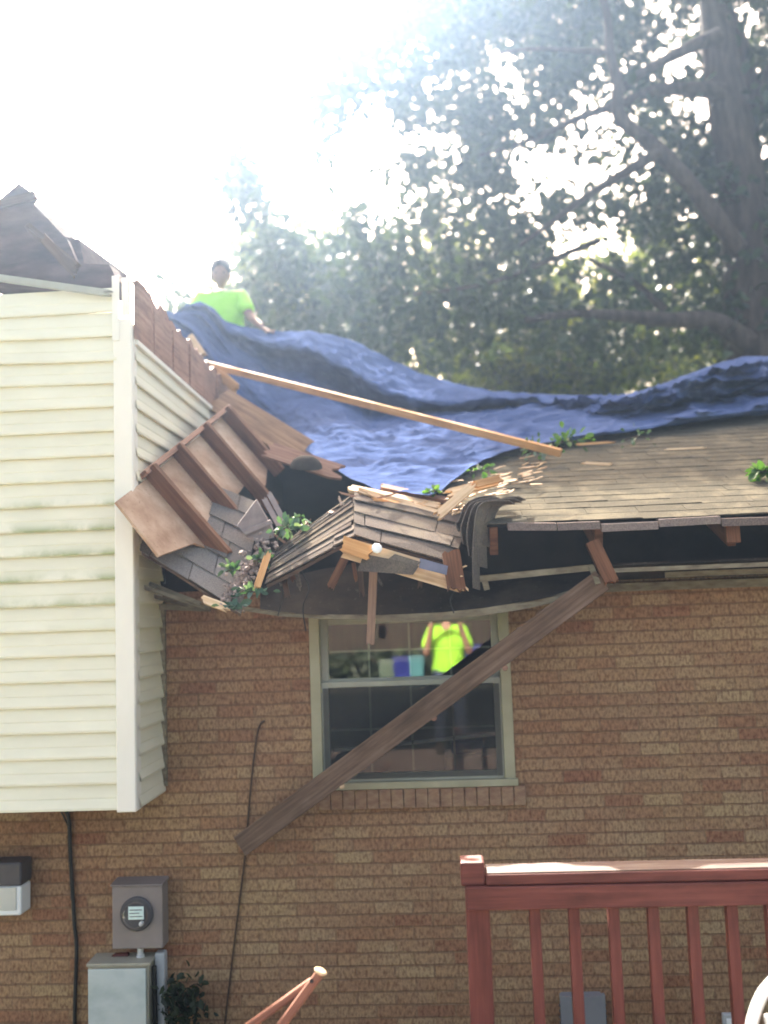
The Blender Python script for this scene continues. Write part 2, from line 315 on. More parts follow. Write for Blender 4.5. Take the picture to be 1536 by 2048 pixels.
def glass_mat():
    m = bpy.data.materials.new('window_glass'); m.use_nodes = True; nt = m.node_tree; nt.nodes.remove(nt.nodes['Principled BSDF']); L = nt.links
    g = nt.nodes.new('ShaderNodeBsdfGlossy'); g.inputs['Roughness'].default_value = .004; g.inputs[0].default_value = (1, 1, 1, 1)
    t = nt.nodes.new('ShaderNodeBsdfTransparent'); t.inputs[0].default_value = (.8, .84, .82, 1); fr = nt.nodes.new('ShaderNodeFresnel'); fr.inputs[0].default_value = 1.5
    mx = nt.nodes.new('ShaderNodeMixShader'); L.new(math_(nt, 'ADD', math_(nt, 'MULTIPLY', fr.outputs[0], 1.0), .14, True), mx.inputs[0])
    L.new(t.outputs[0], mx.inputs[1]); L.new(g.outputs[0], mx.inputs[2]); L.new(mx.outputs[0], nt.nodes['Material Output'].inputs[0]); return m
M_glass = glass_mat()
def dome_mat():
    m = bpy.data.materials.new('meter_dome'); m.use_nodes = True; nt = m.node_tree; nt.nodes.remove(nt.nodes['Principled BSDF']); L = nt.links
    g = nt.nodes.new('ShaderNodeBsdfGlossy'); g.inputs['Roughness'].default_value = .12; t = nt.nodes.new('ShaderNodeBsdfTransparent'); fr = nt.nodes.new('ShaderNodeFresnel'); fr.inputs[0].default_value = 1.3
    mx = nt.nodes.new('ShaderNodeMixShader'); L.new(math_(nt, 'MULTIPLY', fr.outputs[0], .5), mx.inputs[0]); L.new(t.outputs[0], mx.inputs[1]); L.new(g.outputs[0], mx.inputs[2]); L.new(mx.outputs[0], nt.nodes['Material Output'].inputs[0]); return m
M_dome2 = dome_mat()
m, nt, b = mat_new('clear_dome', .08, .5); b.inputs['Transmission Weight'].default_value = .85; b.inputs['Base Color'].default_value = (.75, .78, .78, 1); M_dome = m

# ------------------------------------------------------------------ setting
g = MB(); g.face([(-400, -400, 0), (400, -400, 0), (400, 400, 0), (-400, 400, 0)]); tag(g.build('ground', M_grass, loc=(0, 0, 0)), kind='structure')

g = MB(); g.face([(-9, -6, .004), (-2.3, -6, .004), (-2.3, 5.6, .004), (-9, 5.6, .004)]); tag(g.build('added_bounce_slab', simple('bounce_slab_grey', [(.3, (.27, .26, .23)), (.7, (.34, .33, .295))], (3, 3, 3), rough=.9), loc=(-5, 0, 0)), kind='structure')  # unseen pale slab added to bounce sunlight onto the bay and brick

WY, BY = 5.64, 5.13                      # brick wall plane, front of the clad overhang
ZE = P(1250, 1024, 5.15).z; YE = 5.15; TAN = .372; YR = 9.0
def zroof(y): return ZE + TAN*(y-YE)
ZR = zroof(YR)
RN = V((0, -TAN, 1)).normalized(); RP = V((0, YE, ZE))
XS = P(268, 1350, BY).x                  # side face of the overhang
ZB = P(255, 1618, BY).z                  # underside of the overhang
ZT = P(235, 556, BY+.02).z               # top of the clad storey
house = thing('brick_house', (0, WY, 0), 'tan brick house with a collapsed eave and a cream clad upper bay', 'house')

# window opening
WL = P(622, 1400, WY).x; WR = P(1024, 1400, WY).x; WB = P(835, 1574, WY).z; WT = P(820, 1213, WY).z
ZW = P(1300, 1150, WY).z                 # head of the brickwork
wl = MB()
for (x0, z0, x1, z1) in ((-6, 0, WL, ZW), (WR, 0, 6, ZW), (WL, 0, WR, WB), (WL, WT, WR, ZW)):
    wl.face([(x0, WY, z0), (x1, WY, z0), (x1, WY, z1), (x0, WY, z1)], [(x0, z0), (x1, z0), (x1, z1), (x0, z1)])
for (a, b2) in (((WL, WB), (WL, WT)), ((WL, WT), (WR, WT)), ((WR, WT), (WR, WB)), ((WR, WB), (WL, WB))):
    wl.face([(a[0], WY, a[1]), (b2[0], WY, b2[1]), (b2[0], WY+.2, b2[1]), (a[0], WY+.2, a[1])])
wl.build('brick_wall', M_brick, house)
sb = MB(); rr = random.Random(3); x = WL+.03
xe = P(1038, 1585, WY).x
while x < xe-.03:
    d = .0655; q = rr.uniform(-.004, .004); sb.box((x+.0015, WY-.028+q, WB-.108), (x+d, WY+.02, WB-.004)); x += d+.0015
sb.build('brick_sill', M_sillbrick, house, bevel=.004)
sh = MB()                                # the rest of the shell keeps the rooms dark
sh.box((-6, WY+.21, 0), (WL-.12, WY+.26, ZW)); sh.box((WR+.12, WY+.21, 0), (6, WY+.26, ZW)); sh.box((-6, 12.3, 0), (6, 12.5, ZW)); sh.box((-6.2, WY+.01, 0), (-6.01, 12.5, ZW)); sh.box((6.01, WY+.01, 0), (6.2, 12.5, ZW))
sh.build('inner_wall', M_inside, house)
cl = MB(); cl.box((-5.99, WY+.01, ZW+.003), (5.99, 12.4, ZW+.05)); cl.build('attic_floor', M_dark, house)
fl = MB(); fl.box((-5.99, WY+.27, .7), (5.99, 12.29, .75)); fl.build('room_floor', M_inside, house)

# window unit
win = bpy.data.objects.new('window', None); COL.objects.link(win); win.parent = house; WLOC['window'] = WLOC['brick_house']
def bar(mb, x0, z0, x1, z1, y0, y1): mb.box((x0, y0, z0), (x1, y1, z1))
fw = .058; yF = WY-.015
f = MB(); bar(f, WL, WB, WL+fw, WT, yF, WY+.09); bar(f, WR-fw, WB, WR, WT, yF, WY+.09); bar(f, WL+fw, WT-fw, WR-fw, WT, yF, WY+.09); bar(f, WL-.012, WB-.002, WR+.012, WB+.036, yF-.02, WY+.09)
f.build('frame', M_winframe, win, bevel=.004)
ix0, ix1 = WL+fw, WR-fw; zm = P(800, 1371, WY).z
sw = .04
def sash(z0, z1, y, nm):
    s_ = MB(); bar(s_, ix0, z0, ix0+sw, z1, y, y+.035); bar(s_, ix1-sw, z0, ix1, z1, y, y+.035); bar(s_, ix0+sw, z1-sw*.8, ix1-sw, z1, y, y+.035); bar(s_, ix0+sw, z0, ix1-sw, z0+sw*1.1, y, y+.035)
    so = s_.build('sash', M_sash, win, bevel=.003)
    a0, a1, c0, c1 = ix0+sw, ix1-sw, z0+sw*1.1, z1-sw*.8
    gl = MB(); gl.face([(a0, y+.014, c0), (a1, y+.014, c0), (a1, y+.014, c1), (a0, y+.014, c1)]); gl.build('pane', M_glass, win)
    mu = MB()
    for i in (1, 2, 3): xx = a0+(a1-a0)*i/4; bar(mu, xx-.006, c0, xx+.006, c1, y+.018, y+.026)
    for i in range(4): bar(mu, a0+(a1-a0)*i/4+.007, (c0+c1)/2-.006, a0+(a1-a0)*(i+1)/4-.007, (c0+c1)/2+.006, y+.018, y+.026)
    mu.build('muntin', M_sash, win)
m = bpy.data.materials.new('insect_mesh'); m.use_nodes = True; nt = m.node_tree; t_ = nt.nodes.new('ShaderNodeBsdfTransparent'); mx = nt.nodes.new('ShaderNodeMixShader'); mx.inputs[0].default_value = .58
nt.nodes['Principled BSDF'].inputs['Base Color'].default_value = (.03, .03, .03, 1); nt.nodes['Principled BSDF'].inputs['Roughness'].default_value = .8; nt.links.new(t_.outputs[0], mx.inputs[1]); nt.links.new(nt.nodes['Principled BSDF'].outputs[0], mx.inputs[2]); nt.links.new(mx.outputs[0], nt.nodes['Material Output'].inputs[0])
gl = MB(); gl.face([(ix0+.01, WY+.003, WB+.05), (ix1-.01, WY+.003, WB+.05), (ix1-.01, WY+.003, zm-.004), (ix0+.01, WY+.003, zm-.004)]); gl.build('insect_screen', m, win)
sash(zm, WT-fw, WY+.045, 'u'); sash(WB+.036, zm+.03, WY+.008, 'l')

# things seen through the panes
dx = MB(); p = P(960, 1492, 6.3); dx.box((p.x-.22, 6.15, p.z-.55), (p.x+.28, 6.5, p.z-.04)); tag(dx.build('storage_box', simple('cardboard', [(.3, (.42, .28, .18)), (.7, (.5, .34, .22))], (6,)*3), bevel=.004), 'brown cardboard box behind the lower window pane', 'box')
dx = MB(); dx.box((p.x-.18, 6.2, p.z-.035), (p.x+.02, 6.42, p.z+.05)); tag(dx.build('folded_cloth', M_blue, bevel=.02), 'dark blue cloth folded on the box inside the window', 'cloth')

dx = MB(); dx.tube([P(668, 1501, 5.78), P(990, 1468, 5.78)], .011, 8); tag(dx.build('added_white_bar', M_white), 'thin white bar added across behind the lower window sash', 'rod')  # added bar standing in for a pale line in the lower pane
# ------------------------------------------------------------------ clad upper bay
EXP = .130
def siding(mb, axis, a0, a1f, fixed, z0, n, out, wave=0):
    for i in range(n):
        zb = z0+i*EXP; zt = zb+EXP; a1 = a1f(zb)
        if (a1-a0) < .03: continue
        k = max(2, int((a1-a0)/.15)); rows = []; uvs = []
        def q(a, z, o):
            w_ = mnoise.noise(V((a*1.3, z*3, fixed)))*.004
            dz = 0
            if wave and i > n-5: dz = -wave*(i-n+5)/4*(.5+.5*math.sin(a*2.1+i))+mnoise.noise(V((a*1.1, i*.7, 2)))*.012; w_ += wave*.6*mnoise.noise(V((a*1.7, i*.3, 5)))
            oo = fixed+out*(o+w_)
            return (a, oo, z+dz) if axis == 'x' else (oo, a, z+dz)
        A = [a0+(a1-a0)*j/k for j in range(k+1)]
        rows = [[q(a, zb+.001, .0) for a in A], [q(a, zb, .022) for a in A], [q(a, zb+.012, .0235) for a in A], [q(a, zb+.055, .0135) for a in A], [q(a, zb+.063, .0145) for a in A], [q(a, zt+.004, .003) for a in A]]
        uv = [[(a, zb+z_) for a in A] for z_ in (.0, .0, .012, .055, .063, EXP)]
        mb.grid(rows, uvs=uv)
NCF = int((P(215, 592, BY).z-ZB)/EXP)
XT = XS-.088
bay = bpy.data.objects.new('clad_bay', None); COL.objects.link(bay); bay.parent = house; WLOC['clad_bay'] = WLOC['brick_house']
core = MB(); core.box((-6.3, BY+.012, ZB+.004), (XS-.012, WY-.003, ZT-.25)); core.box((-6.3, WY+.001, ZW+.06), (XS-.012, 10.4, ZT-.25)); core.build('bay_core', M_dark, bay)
sf = MB(); siding(sf, 'x', -4.5, lambda z: XT+.02, BY, ZB, NCF+1, -1, wave=.02); sf.build('front_siding', siding_mat('vinyl_siding', ZB), bay)
def yend(z):
    if z+EXP*.5 < ZE+.02: return WY-.012
    return YE+(z+EXP*.9-ZE)/TAN+.1
NSS = int((P(258, 655, BY).z-ZB)/EXP)
ss = MB(); siding(ss, 'y', BY+.03, yend, XS-.004, ZB, NSS, 1); ss.build('side_siding', siding_mat('vinyl_siding_side', 0), bay)
ct = MB(); zc = P(243, 640, BY).z
ct.box((XT, BY-.028, ZB-.012), (XS+.012, BY-.012, zc)); ct.box((XS+.0, BY-.0118, ZB-.012), (XS+.0125, BY+.07, zc-.02)); ct.build('corner_trim', M_trim, bay, bevel=.006)
zc2 = P(225, 556, BY).z
ct = MB(); ct.box((XT-.002, BY-.032, zc-.12), (XT+.038, BY-.029, zc2)); ct.box((XT+.048, BY-.02, zc+.02), (XT+.088, BY+.0, zc2-.01)); ct.build('split_trim', M_trim, bay, bevel=.003)
jc = MB(); a = P(329, 1210, WY-.02); jc.box((XS-.002, WY-.03, ZB+.03), (XS+.030, WY-.0045, a.z+.02)); jc.build('edge_channel', M_oldtrim, bay)
# brown rim above the side cladding, jagged on top
rm = MB(); zlo = ZB+NSS*EXP-.02; ys = np.linspace(BY+.0, 8.9, 60); rr = random.Random(5)
top = [ZT+rr.uniform(-.03, .015)-.03*(i % 7 == 0)-.012*i/10 for i in range(60)]
rm.grid([[(XS+.018, y, zlo) for y in ys], [(XS+.02, y, t_) for y, t_ in zip(ys, top)], [(XS-.03, y, t_) for y, t_ in zip(ys, top)]], uvs=[[(y, 0) for y in ys], [(y, .22) for y in ys], [(y, .3) for y in ys]])
for k in range(9):
    y = 5.5+k*.4; rm.box((XS+.0185, y, zlo+.005), (XS+.024+.004*(k % 3), y+.36, ZT-.06-.02*(k % 2)))
rm.build('rim_board', M_rim, bay)
# flashing line under the rim
rf = MB(); rf.box((XS+.0, BY+.03, zlo-.028), (XS+.03, 8.2, zlo-.002)); rf.build('top_channel', M_trim, bay)
# torn remains of its roof
def pts(l, Y): return [P(u, v, Y) for u, v in l]
br = MB()
br.prism(pts([(-60, 430), (0, 398), (38, 366), (70, 390), (62, 404), (98, 440), (134, 478), (152, 520), (120, 552), (-60, 548)], 5.35), (0, .05, .0))
br.prism(pts([(60, 430), (100, 452), (132, 474), (158, 478), (168, 526), (150, 545), (110, 520)], 5.52), (0, .9, .10))
br.prism(pts([(-60, 545), (60, 520), (130, 525), (218, 529), (234, 560), (228, 590), (205, 592), (100, 572), (-60, 562)], 5.2), (0, .16, .02))
br.prism(pts([(-80, 440), (10, 395), (60, 400), (105, 500), (60, 540), (-80, 545)], 5.75), (0, .7, .06))
br.build('torn_roof', simple('tar_paper_wood', [(.3, (.05, .035, .04)), (.5, (.085, .06, .062)), (.7, (.13, .092, .088))], (5, 5, 14), rough=.95, bs=.5, bd=.01), bay)
br = MB()
br.plank(P(58, 455, 5.25), P(150, 530, 5.22), .06, .03, (0, -1, .3), .03, .05, seed=3); br.plank(P(90, 480, 5.22), P(150, 545, 5.2), .05, .03, (0, 0, 1), .03, .03, seed=4)
br.plank(P(-30, 415, 5.28), P(66, 392, 5.3), .05, .02, (0, 0, 1), .03, .02, seed=6)
br.build('splintered_lath', M_oldwood, bay)
br = MB(); br.plank(P(-60, 548, 5.1), P(205, 585, 5.09), .035, .03, (0, 0, 1), .0, .08, seed=9); br.build('bent_fascia_strip', M_sash, bay)
# small frieze between bay and eave
fr = MB(); fr.plank(P(318, 1213, 5.6), P(420, 1217, 5.6), .035, .02, (0, 0, 1)); fr.build('frieze_strip', M_oldtrim, house)

# ------------------------------------------------------------------ main roof
def xleft(y):
    k = [(5.0, .20), (5.35, .22), (5.7, .12), (6.0, .02), (6.4, -.2), (6.9, -.75), (7.4, -1.15), (7.9, -1.5), (8.4, -1.52), (9.1, -1.52)]
    for (a, xa), (b2, xb) in zip(k, k[1:]):
        if y <= b2: return xa+(xb-xa)*(y-a)/(b2-a)
    return -1.52
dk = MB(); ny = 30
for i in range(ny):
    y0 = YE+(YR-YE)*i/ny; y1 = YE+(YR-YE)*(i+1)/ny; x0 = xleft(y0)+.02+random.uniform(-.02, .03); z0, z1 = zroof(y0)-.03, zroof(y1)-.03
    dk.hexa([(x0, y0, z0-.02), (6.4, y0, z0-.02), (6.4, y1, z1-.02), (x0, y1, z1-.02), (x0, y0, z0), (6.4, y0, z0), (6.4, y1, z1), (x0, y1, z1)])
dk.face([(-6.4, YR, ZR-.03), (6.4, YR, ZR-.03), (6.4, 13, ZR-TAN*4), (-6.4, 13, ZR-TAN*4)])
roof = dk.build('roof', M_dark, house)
def tabs(mb, mapf, n, width, seed, tabw=.3, jit=.012, thick=.006, skip=None, lift=.009, gap=.006):
    rr = random.Random(seed)
    for i in range(n):
        x = rr.uniform(-tabw, 0)
        while x < width:
            w_ = tabw*rr.uniform(.8, 1.15); xa, xb = max(x, 0), min(x+w_-gap, width); x += w_
            if xb-xa < .04 or (skip and skip((xa+xb)/2, (i+.5)/n)): continue
            t0 = (i-rr.uniform(0, .12))/n; t1 = min(1, (i+1.35)/n); l0 = lift+rr.uniform(0, jit); l1 = .001
            c = []
            for hh in (0, thick):
                for (xx, t, l) in ((xa, t0, l0), (xb, t0, l0+rr.uniform(-.003, .004)), (xb, t1, l1), (xa, t1, l1)): c.append(mapf(xx, t, l+hh))
            mb.hexa(c)
sl = math.hypot(YR-YE, ZR-ZE)
def mroof(x, t, h):
    y = YE-.03+(YR-YE)*t; return V((x-1.6, y, zroof(y)-.03)) + RN*h
rt = MB(); tabs(rt, mroof, 33, 8.0, 4, skip=lambda x, t: x-1.6 < xleft(YE+(YR-YE)*t)+.02, jit=.0015, lift=.003, gap=.002, thick=.004)
rt.build('shingle_course', M_shingle, roof)
# lowest row: pale, bent and drooping tabs along the eave
ev = MB(); rr = random.Random(8); x = .36
while x < 6.2:
    w_ = rr.uniform(.2, .42); dz = rr.choice([-.016, -.006, 0, .006])+rr.uniform(-.005, .005); tl = rr.uniform(-.012, .012); z = ZE-.055+dz
    ev.hexa([(x, YE-.075, z-.03+tl), (x+w_-.006, YE-.075, z-.03-tl), (x+w_-.006, YE+.12, z+.03), (x, YE+.12, z+.03), (x, YE-.078, z+.008+tl), (x+w_-.006, YE-.078, z+.008-tl), (x+w_-.006, YE+.12, z+.036), (x, YE+.12, z+.036)]); x += w_
ev.build('starter_shingle', shingle_mat('pale_shingle', (.12, .095, .09), (.16, .13, .122), (.205, .17, .16), .1), roof)
# rafter tails under the open eave
for (u, dv) in ((1192, 0), (1455, 0), (1720, 0), (985, 0)):
    xr = P(u, 1060, 5.25).x; rmb = MB()
    a = V((xr, YE+.02, zroof(YE+.02)-.13)); b2 = V((xr, 6.6, zroof(6.6)-.13)); rmb.plank(a, b2, .15, .042, (0, 0, 1))
    rmb.build('rafter_tail', M_rafter, house, bevel=.003)
rmb = MB(); rmb.plank(P(1462, 1035, 5.14), P(1466, 1086, 5.14), .07, .04, (1, 0, 0)); rmb.build('nailing_block', M_rafter, house, bevel=.003)
# boxed eave on the undamaged side
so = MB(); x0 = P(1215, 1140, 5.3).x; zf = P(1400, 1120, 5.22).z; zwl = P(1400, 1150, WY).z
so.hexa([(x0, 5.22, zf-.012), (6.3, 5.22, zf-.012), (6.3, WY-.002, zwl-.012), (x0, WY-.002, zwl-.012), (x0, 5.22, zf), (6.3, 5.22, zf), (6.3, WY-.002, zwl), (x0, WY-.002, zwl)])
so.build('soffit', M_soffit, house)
so = MB()
so.plank(P(1225, 1141, 5.2), V((6.3, 5.2, P(1225, 1141, 5.2).z+.02)), .022, .02, (0, 0, 1)); so.plank(P(1330, 1150, 5.42), V((6.3, 5.4, P(1330, 1150, 5.4).z+.02)), .03, .012, (0, 0, 1))
so.build('soffit_channel', M_oldtrim, house)
so = MB(); a = P(1210, 1176, 5.615); so.plank(a, V((6.3, 5.615, a.z)), .045, .03, (0, 0, 1)); so.build('frieze_board', M_oldtrim, house)
# header boards in the shadow over the window
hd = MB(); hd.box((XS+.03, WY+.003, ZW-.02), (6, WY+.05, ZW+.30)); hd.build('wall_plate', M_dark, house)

# ------------------------------------------------------------------ collapsed roof sections
def bil(FL, FR, BR, BL):
    FL, FR, BR, BL = map(V, (FL, FR, BR, BL)); n = (FR-FL).cross(BL-FL).normalized()
    if n.z < 0: n = -n
    Wd = ((FR-FL).length+(BR-BL).length)/2
    def f(x, t, h):
        s_ = x/Wd; p = (FL*(1-s_)+FR*s_)*(1-t)+(BL*(1-s_)+BR*s_)*t
        wob = V((0, 0, .012*mnoise.noise(p*4)))
        return p+n*h+wob
    return f, Wd, n
def slab(name, label, q, n, seed, mats=(M_oldwood, M_shingle2), tabw=.26, wood_t=.018):
    f_, Wd, n_ = bil(*q); c = (V(q[0])+V(q[1]))/2
    root = thing(name, c, label, 'roof section')
    b_ = MB(); k = 8
    top = [[f_(Wd*i/k, j/4*.99+.005, -.002) for i in range(k+1)] for j in range(5)]; bot = [[p-n_*wood_t for p in r] for r in top]
    b_.grid(top); b_.grid([r[::-1] for r in bot]); b_.grid([top[0], bot[0]]); b_.grid([bot[-1], top[-1]]); b_.grid([[r[0] for r in bot], [r[0] for r in top]]); b_.grid([[r[-1] for r in top], [r[-1] for r in bot]])
    b_.build('decking', mats[0], root)
    t_ = MB(); tabs(t_, f_, n, Wd, seed, tabw=tabw, jit=.012, lift=.008); t_.build('shingle_course', mats[1], root)
    return root
slab('collapsed_roof_section', 'sagging shingled roof slab sloping down beside the cream bay', (P(262, 1090, 5.24), P(482, 1228, 5.0), P(520, 1010, 5.75), P(330, 930, 5.9)), 6, 11, (M_oldwood, M_shingle3), tabw=.3)
ms = slab('collapsed_roof_section', 'tilted strip of layered shingles rising from the debris to the broken peak', (P(532, 1172, 5.03), P(712, 1076, 5.06), P(706, 988, 5.55), P(556, 1100, 5.35)), 8, 12, tabw=.8)
rs = slab('collapsed_roof_section', 'drooping shingle slab just below the tarp tip, over split fascia', (P(706, 1074, 5.08), P(905, 1132, 5.06), P(942, 1030, 5.5), P(708, 984, 5.56)), 4, 13, tabw=.55)
# ridge fold piece, torn plywood edge at its top
t_ = MB(); t_.plank(P(702, 978, 5.6), P(868, 1012, 5.52), .07, .022, (0, .8, .5), .03, .06, seed=31); t_.plank(P(730, 985, 5.53), P(872, 1026, 5.45), .035, .02, (0, .5, .8), .05, .05, seed=33)
t_.build('split_board', M_raw, rs)
t_ = MB(); t_.plank(P(770, 975, 5.66), P(890, 1000, 5.64), .05, .02, (0, .8, .5), .03, .05, seed=35); t_.build('torn_edge', M_rim, rs)
rr = random.Random(99)
for k in range(9):
    u = rr.uniform(715, 880); v = 992+(u-715)*.18+rr.gauss(0, 5); a = P(u, v, 5.5); d = V((rr.uniform(.05, .14)*rr.choice((-1, 1)), rr.uniform(-.08, .02), rr.uniform(-.01, .05)))
    t_ = MB(); t_.plank(a, a+d, rr.uniform(.008, .022), .006, (0, .4, 1), .03, .05, k=3, seed=k); t_.build('splinter', rr.choice((M_raw, M_rim, M_batten)), rs)
for k in range(7):
    u = rr.uniform(560, 700); v = 1098-(u-560)*.72; a = P(u, v, 5.42); d = V((rr.uniform(-.06, .08), rr.uniform(-.02, .1), rr.uniform(.02, .09)))
    t_ = MB(); t_.plank(a, a+d, rr.uniform(.01, .03), .006, (1, .2, 0), .03, .05, k=3, seed=20+k); t_.build('splinter', rr.choice((M_rim, M_oldwood, M_rafter)), ms)
for k in range(5):
    u = rr.uniform(860, 925); a = P(u, 1150+rr.gauss(0, 12), 5.0); d = V((rr.uniform(.01, .08), -.02, rr.uniform(-.07, .02)))
    t_ = MB(); t_.plank(a, a+d, .008, .005, (0, .4, 1), .02, .03, k=2, seed=40+k); t_.build('splinter', M_raw, rs)
# curled shingles hanging at the break
def smoothp_(ps, n=5): return [cat(ps, i, k/n) for i in range(len(ps)-1) for k in range(n)]+[ps[-1]]
cr = thing('curled_shingle_stack', P(945, 1060, 5.2), 'stack of curled shingles hanging down where the eave snapped', 'shingles')
for k, (uu, vb, y) in enumerate(((948, 1176, 5.02), (936, 1112, 5.05), (958, 1132, 5.08), (924, 1088, 5.10), (968, 1090, 5.12), (914, 1062, 5.14))):
    pth = smoothp_([P(uu+70, 1000-k*2, y+.10), P(uu+38, 1000-k, y+.06), P(uu+14, 1006+k, y+.02), P(uu+2, 1030+2*k, y), P(uu-4, (1030+vb)/2, y), P(uu-3+4*(k % 2), vb, y)])
    s_ = MB(); s_.sheet(pth, (.036+.006*(k % 3), .09, -.01), .006); s_.build('shingle', M_shingle2, cr)
# split fascia below the drooping slab
sfb = thing('split_fascia_board', P(800, 1130, 5.0), 'split pale fascia board with torn tar paper under the drooping slab', 'board')
t_ = MB(); t_.plank(P(692, 1096, 5.0), P(908, 1160, 5.02), .105, .035, (0, 0, 1), .03, .05, k=9, seed=41); t_.build('board', M_raw, sfb)
t_ = MB(); t_.plank(P(690, 1088, 4.96), P(738, 1106, 4.95), .075, .04, (0, 0, 1), .02, .03, seed=42); t_.build('broken_end', M_batten, sfb)
t_ = MB(); t_.prism([P(u, v, 4.965) for u, v in ((728, 1108), (800, 1122), (838, 1132), (826, 1150), (790, 1147), (715, 1142))], (0, -.006, 0)); t_.prism([P(u, v, 4.966) for u, v in ((790, 1108), (842, 1124), (835, 1131), (776, 1118))], (0, -.006, 0)); t_.build('tar_paper', M_edge if False else M_shingle2, sfb)
t_ = MB(); t_.prism([P(u, v, 4.97) for u, v in ((840, 1116), (896, 1132), (893, 1150), (838, 1136))], (0, -.006, 0)); t_.build('blue_paper', simple('blue_grey_paper', [(.3, (.12, .13, .19)), (.7, (.16, .17, .24))], (9,)*3), sfb)
t_ = MB(); t_.plank(P(902, 1108, 5.02), P(912, 1172, 5.0), .09, .07, (1, 0, 0), .02, .04, seed=43); t_.build('end_block', M_rafter, sfb)
wp = MB(); c = P(754, 1098, 4.94); wp.lathe([(.018, 0), (.026, .003), (.027, .007), (.014, .010), (.006, .011)], c+V((0, -.025, 0)), (.2, -1, .3), 9); tag(wp.build('plastic_scrap', M_white, smooth=True), 'small bright white plastic scrap on the split fascia board', 'scrap')
st = MB(); st.plank(P(692, 1112, 5.1), P(662, 1172, 5.1), .04, .03, (1, 0, 0), .0, .02, seed=45); tag(st.build('loose_stick', M_rafter), 'short reddish stick hanging under the shingle peak', 'stick')
st = MB(); st.plank(P(747, 1140, 5.16), P(741, 1286, 5.2), .042, .032, (1, 0, 0), .0, .01, seed=46); tag(st.build('hanging_lath', wood('pale_lath', (.17, .10, .075), (.25, .16, .115), (.33, .22, .165)), bevel=.002), 'pale upright lath hanging in front of the upper window', 'lath')
st = MB(); st.plank(P(1185, 1085, 5.16), P(1222, 1162, 5.12), .07, .045, (1, 0, .3), .01, .02, seed=47); tag(st.build('broken_rafter_end', M_rafter), 'broken reddish rafter end at the top of the fallen board', 'rafter')

# sagging soffit sheet and its drooping edge strip
def lerp_poly(k, u):
    for (a, va), (b2, vb) in zip(k, k[1:]):
        if u <= b2:
            t = (u-a)/(b2-a); return va+(vb-va)*t
    return k[-1][1]
top_e = [(520, 1178), (560, 1160), (640, 1140), (760, 1120), (880, 1130), (960, 1150), (1080, 1140), (1190, 1128)]
bot_e = [(470, 1212), (560, 1226), (660, 1231), (760, 1232), (880, 1227), (960, 1219), (1040, 1207), (1110, 1192), (1160, 1176), (1196, 1160)]
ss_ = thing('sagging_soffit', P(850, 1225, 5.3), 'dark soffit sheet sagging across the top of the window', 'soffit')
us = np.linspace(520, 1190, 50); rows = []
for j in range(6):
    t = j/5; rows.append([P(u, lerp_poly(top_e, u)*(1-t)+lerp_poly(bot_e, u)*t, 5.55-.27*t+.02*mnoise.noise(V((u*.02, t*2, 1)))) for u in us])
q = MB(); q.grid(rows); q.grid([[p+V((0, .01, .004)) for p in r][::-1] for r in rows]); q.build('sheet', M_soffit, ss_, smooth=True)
rows = []
for u in np.linspace(476, 1194, 70):
    v = lerp_poly(bot_e, u); y = 5.27; h = 7 if u < 700 else (13 if u > 800 else 7+6*(u-700)/100)
    tw = .02*math.sin(u*.013); rows.append([P(u, v-2, y+tw), P(u, v+h, y+tw), P(u, v+h, y+.02+tw), P(u, v-2, y+.02+tw)])
q = MB(); q.grid(rows, closed=True); q.build('edge_strip', M_oldtrim, ss_)
q = MB(); a, b2 = P(958, 1158, 5.32), P(1186, 1135, 5.26); q.plank(a, b2, .032, .02, (0, 0, 1)); q.plank(P(968, 1156, 5.315), P(974, 1180, 5.315), .03, .015, (1, 0, 0)); q.plank(P(1182, 1132, 5.25), P(1196, 1168, 5.22), .028, .015, (1, 0, 0)); q.build('channel', M_oldtrim, ss_)

for k, (u0, v0, u1, v1, y0, y1) in enumerate(((262, 1166, 408, 1214, 5.3, 5.35), (270, 1182, 372, 1210, 5.45, 5.5), (300, 1168, 398, 1206, 5.4, 5.3))):
    q = MB(); q.plank(P(u0, v0, y0), P(u1, v1, y1), .022, .006, (0, .5, 1), .01, .02, seed=120+k); q.build('loose_channel', M_oldtrim, ss_)
for k, l in enumerate((((610, 1100), (604, 1140), (618, 1176), (606, 1215), (612, 1262)), ((905, 1130), (912, 1170), (900, 1200), (908, 1226)), ((560, 1130), (566, 1180), (556, 1232)))):
    q = MB(); q.tube(smoothp_([P(u, v, 5.2) for u, v in l]), .0035, 6); q.build('hanging_wire', M_black, ss_)
for k in range(8):
    rr = random.Random(200+k); u = rr.uniform(560, 930); a = P(u, 1132+rr.uniform(-8, 14), 5.18); d = V((rr.uniform(-.05, .05), 0, -rr.uniform(.05, .16)))
    q = MB(); q.plank(a, a+d, rr.uniform(.012, .03), .006, (1, 0, 0), .01, .04, k=4, seed=k); q.build('torn_strip', rr.choice((M_oldwood, M_rafter, M_shingle2)), ss_)
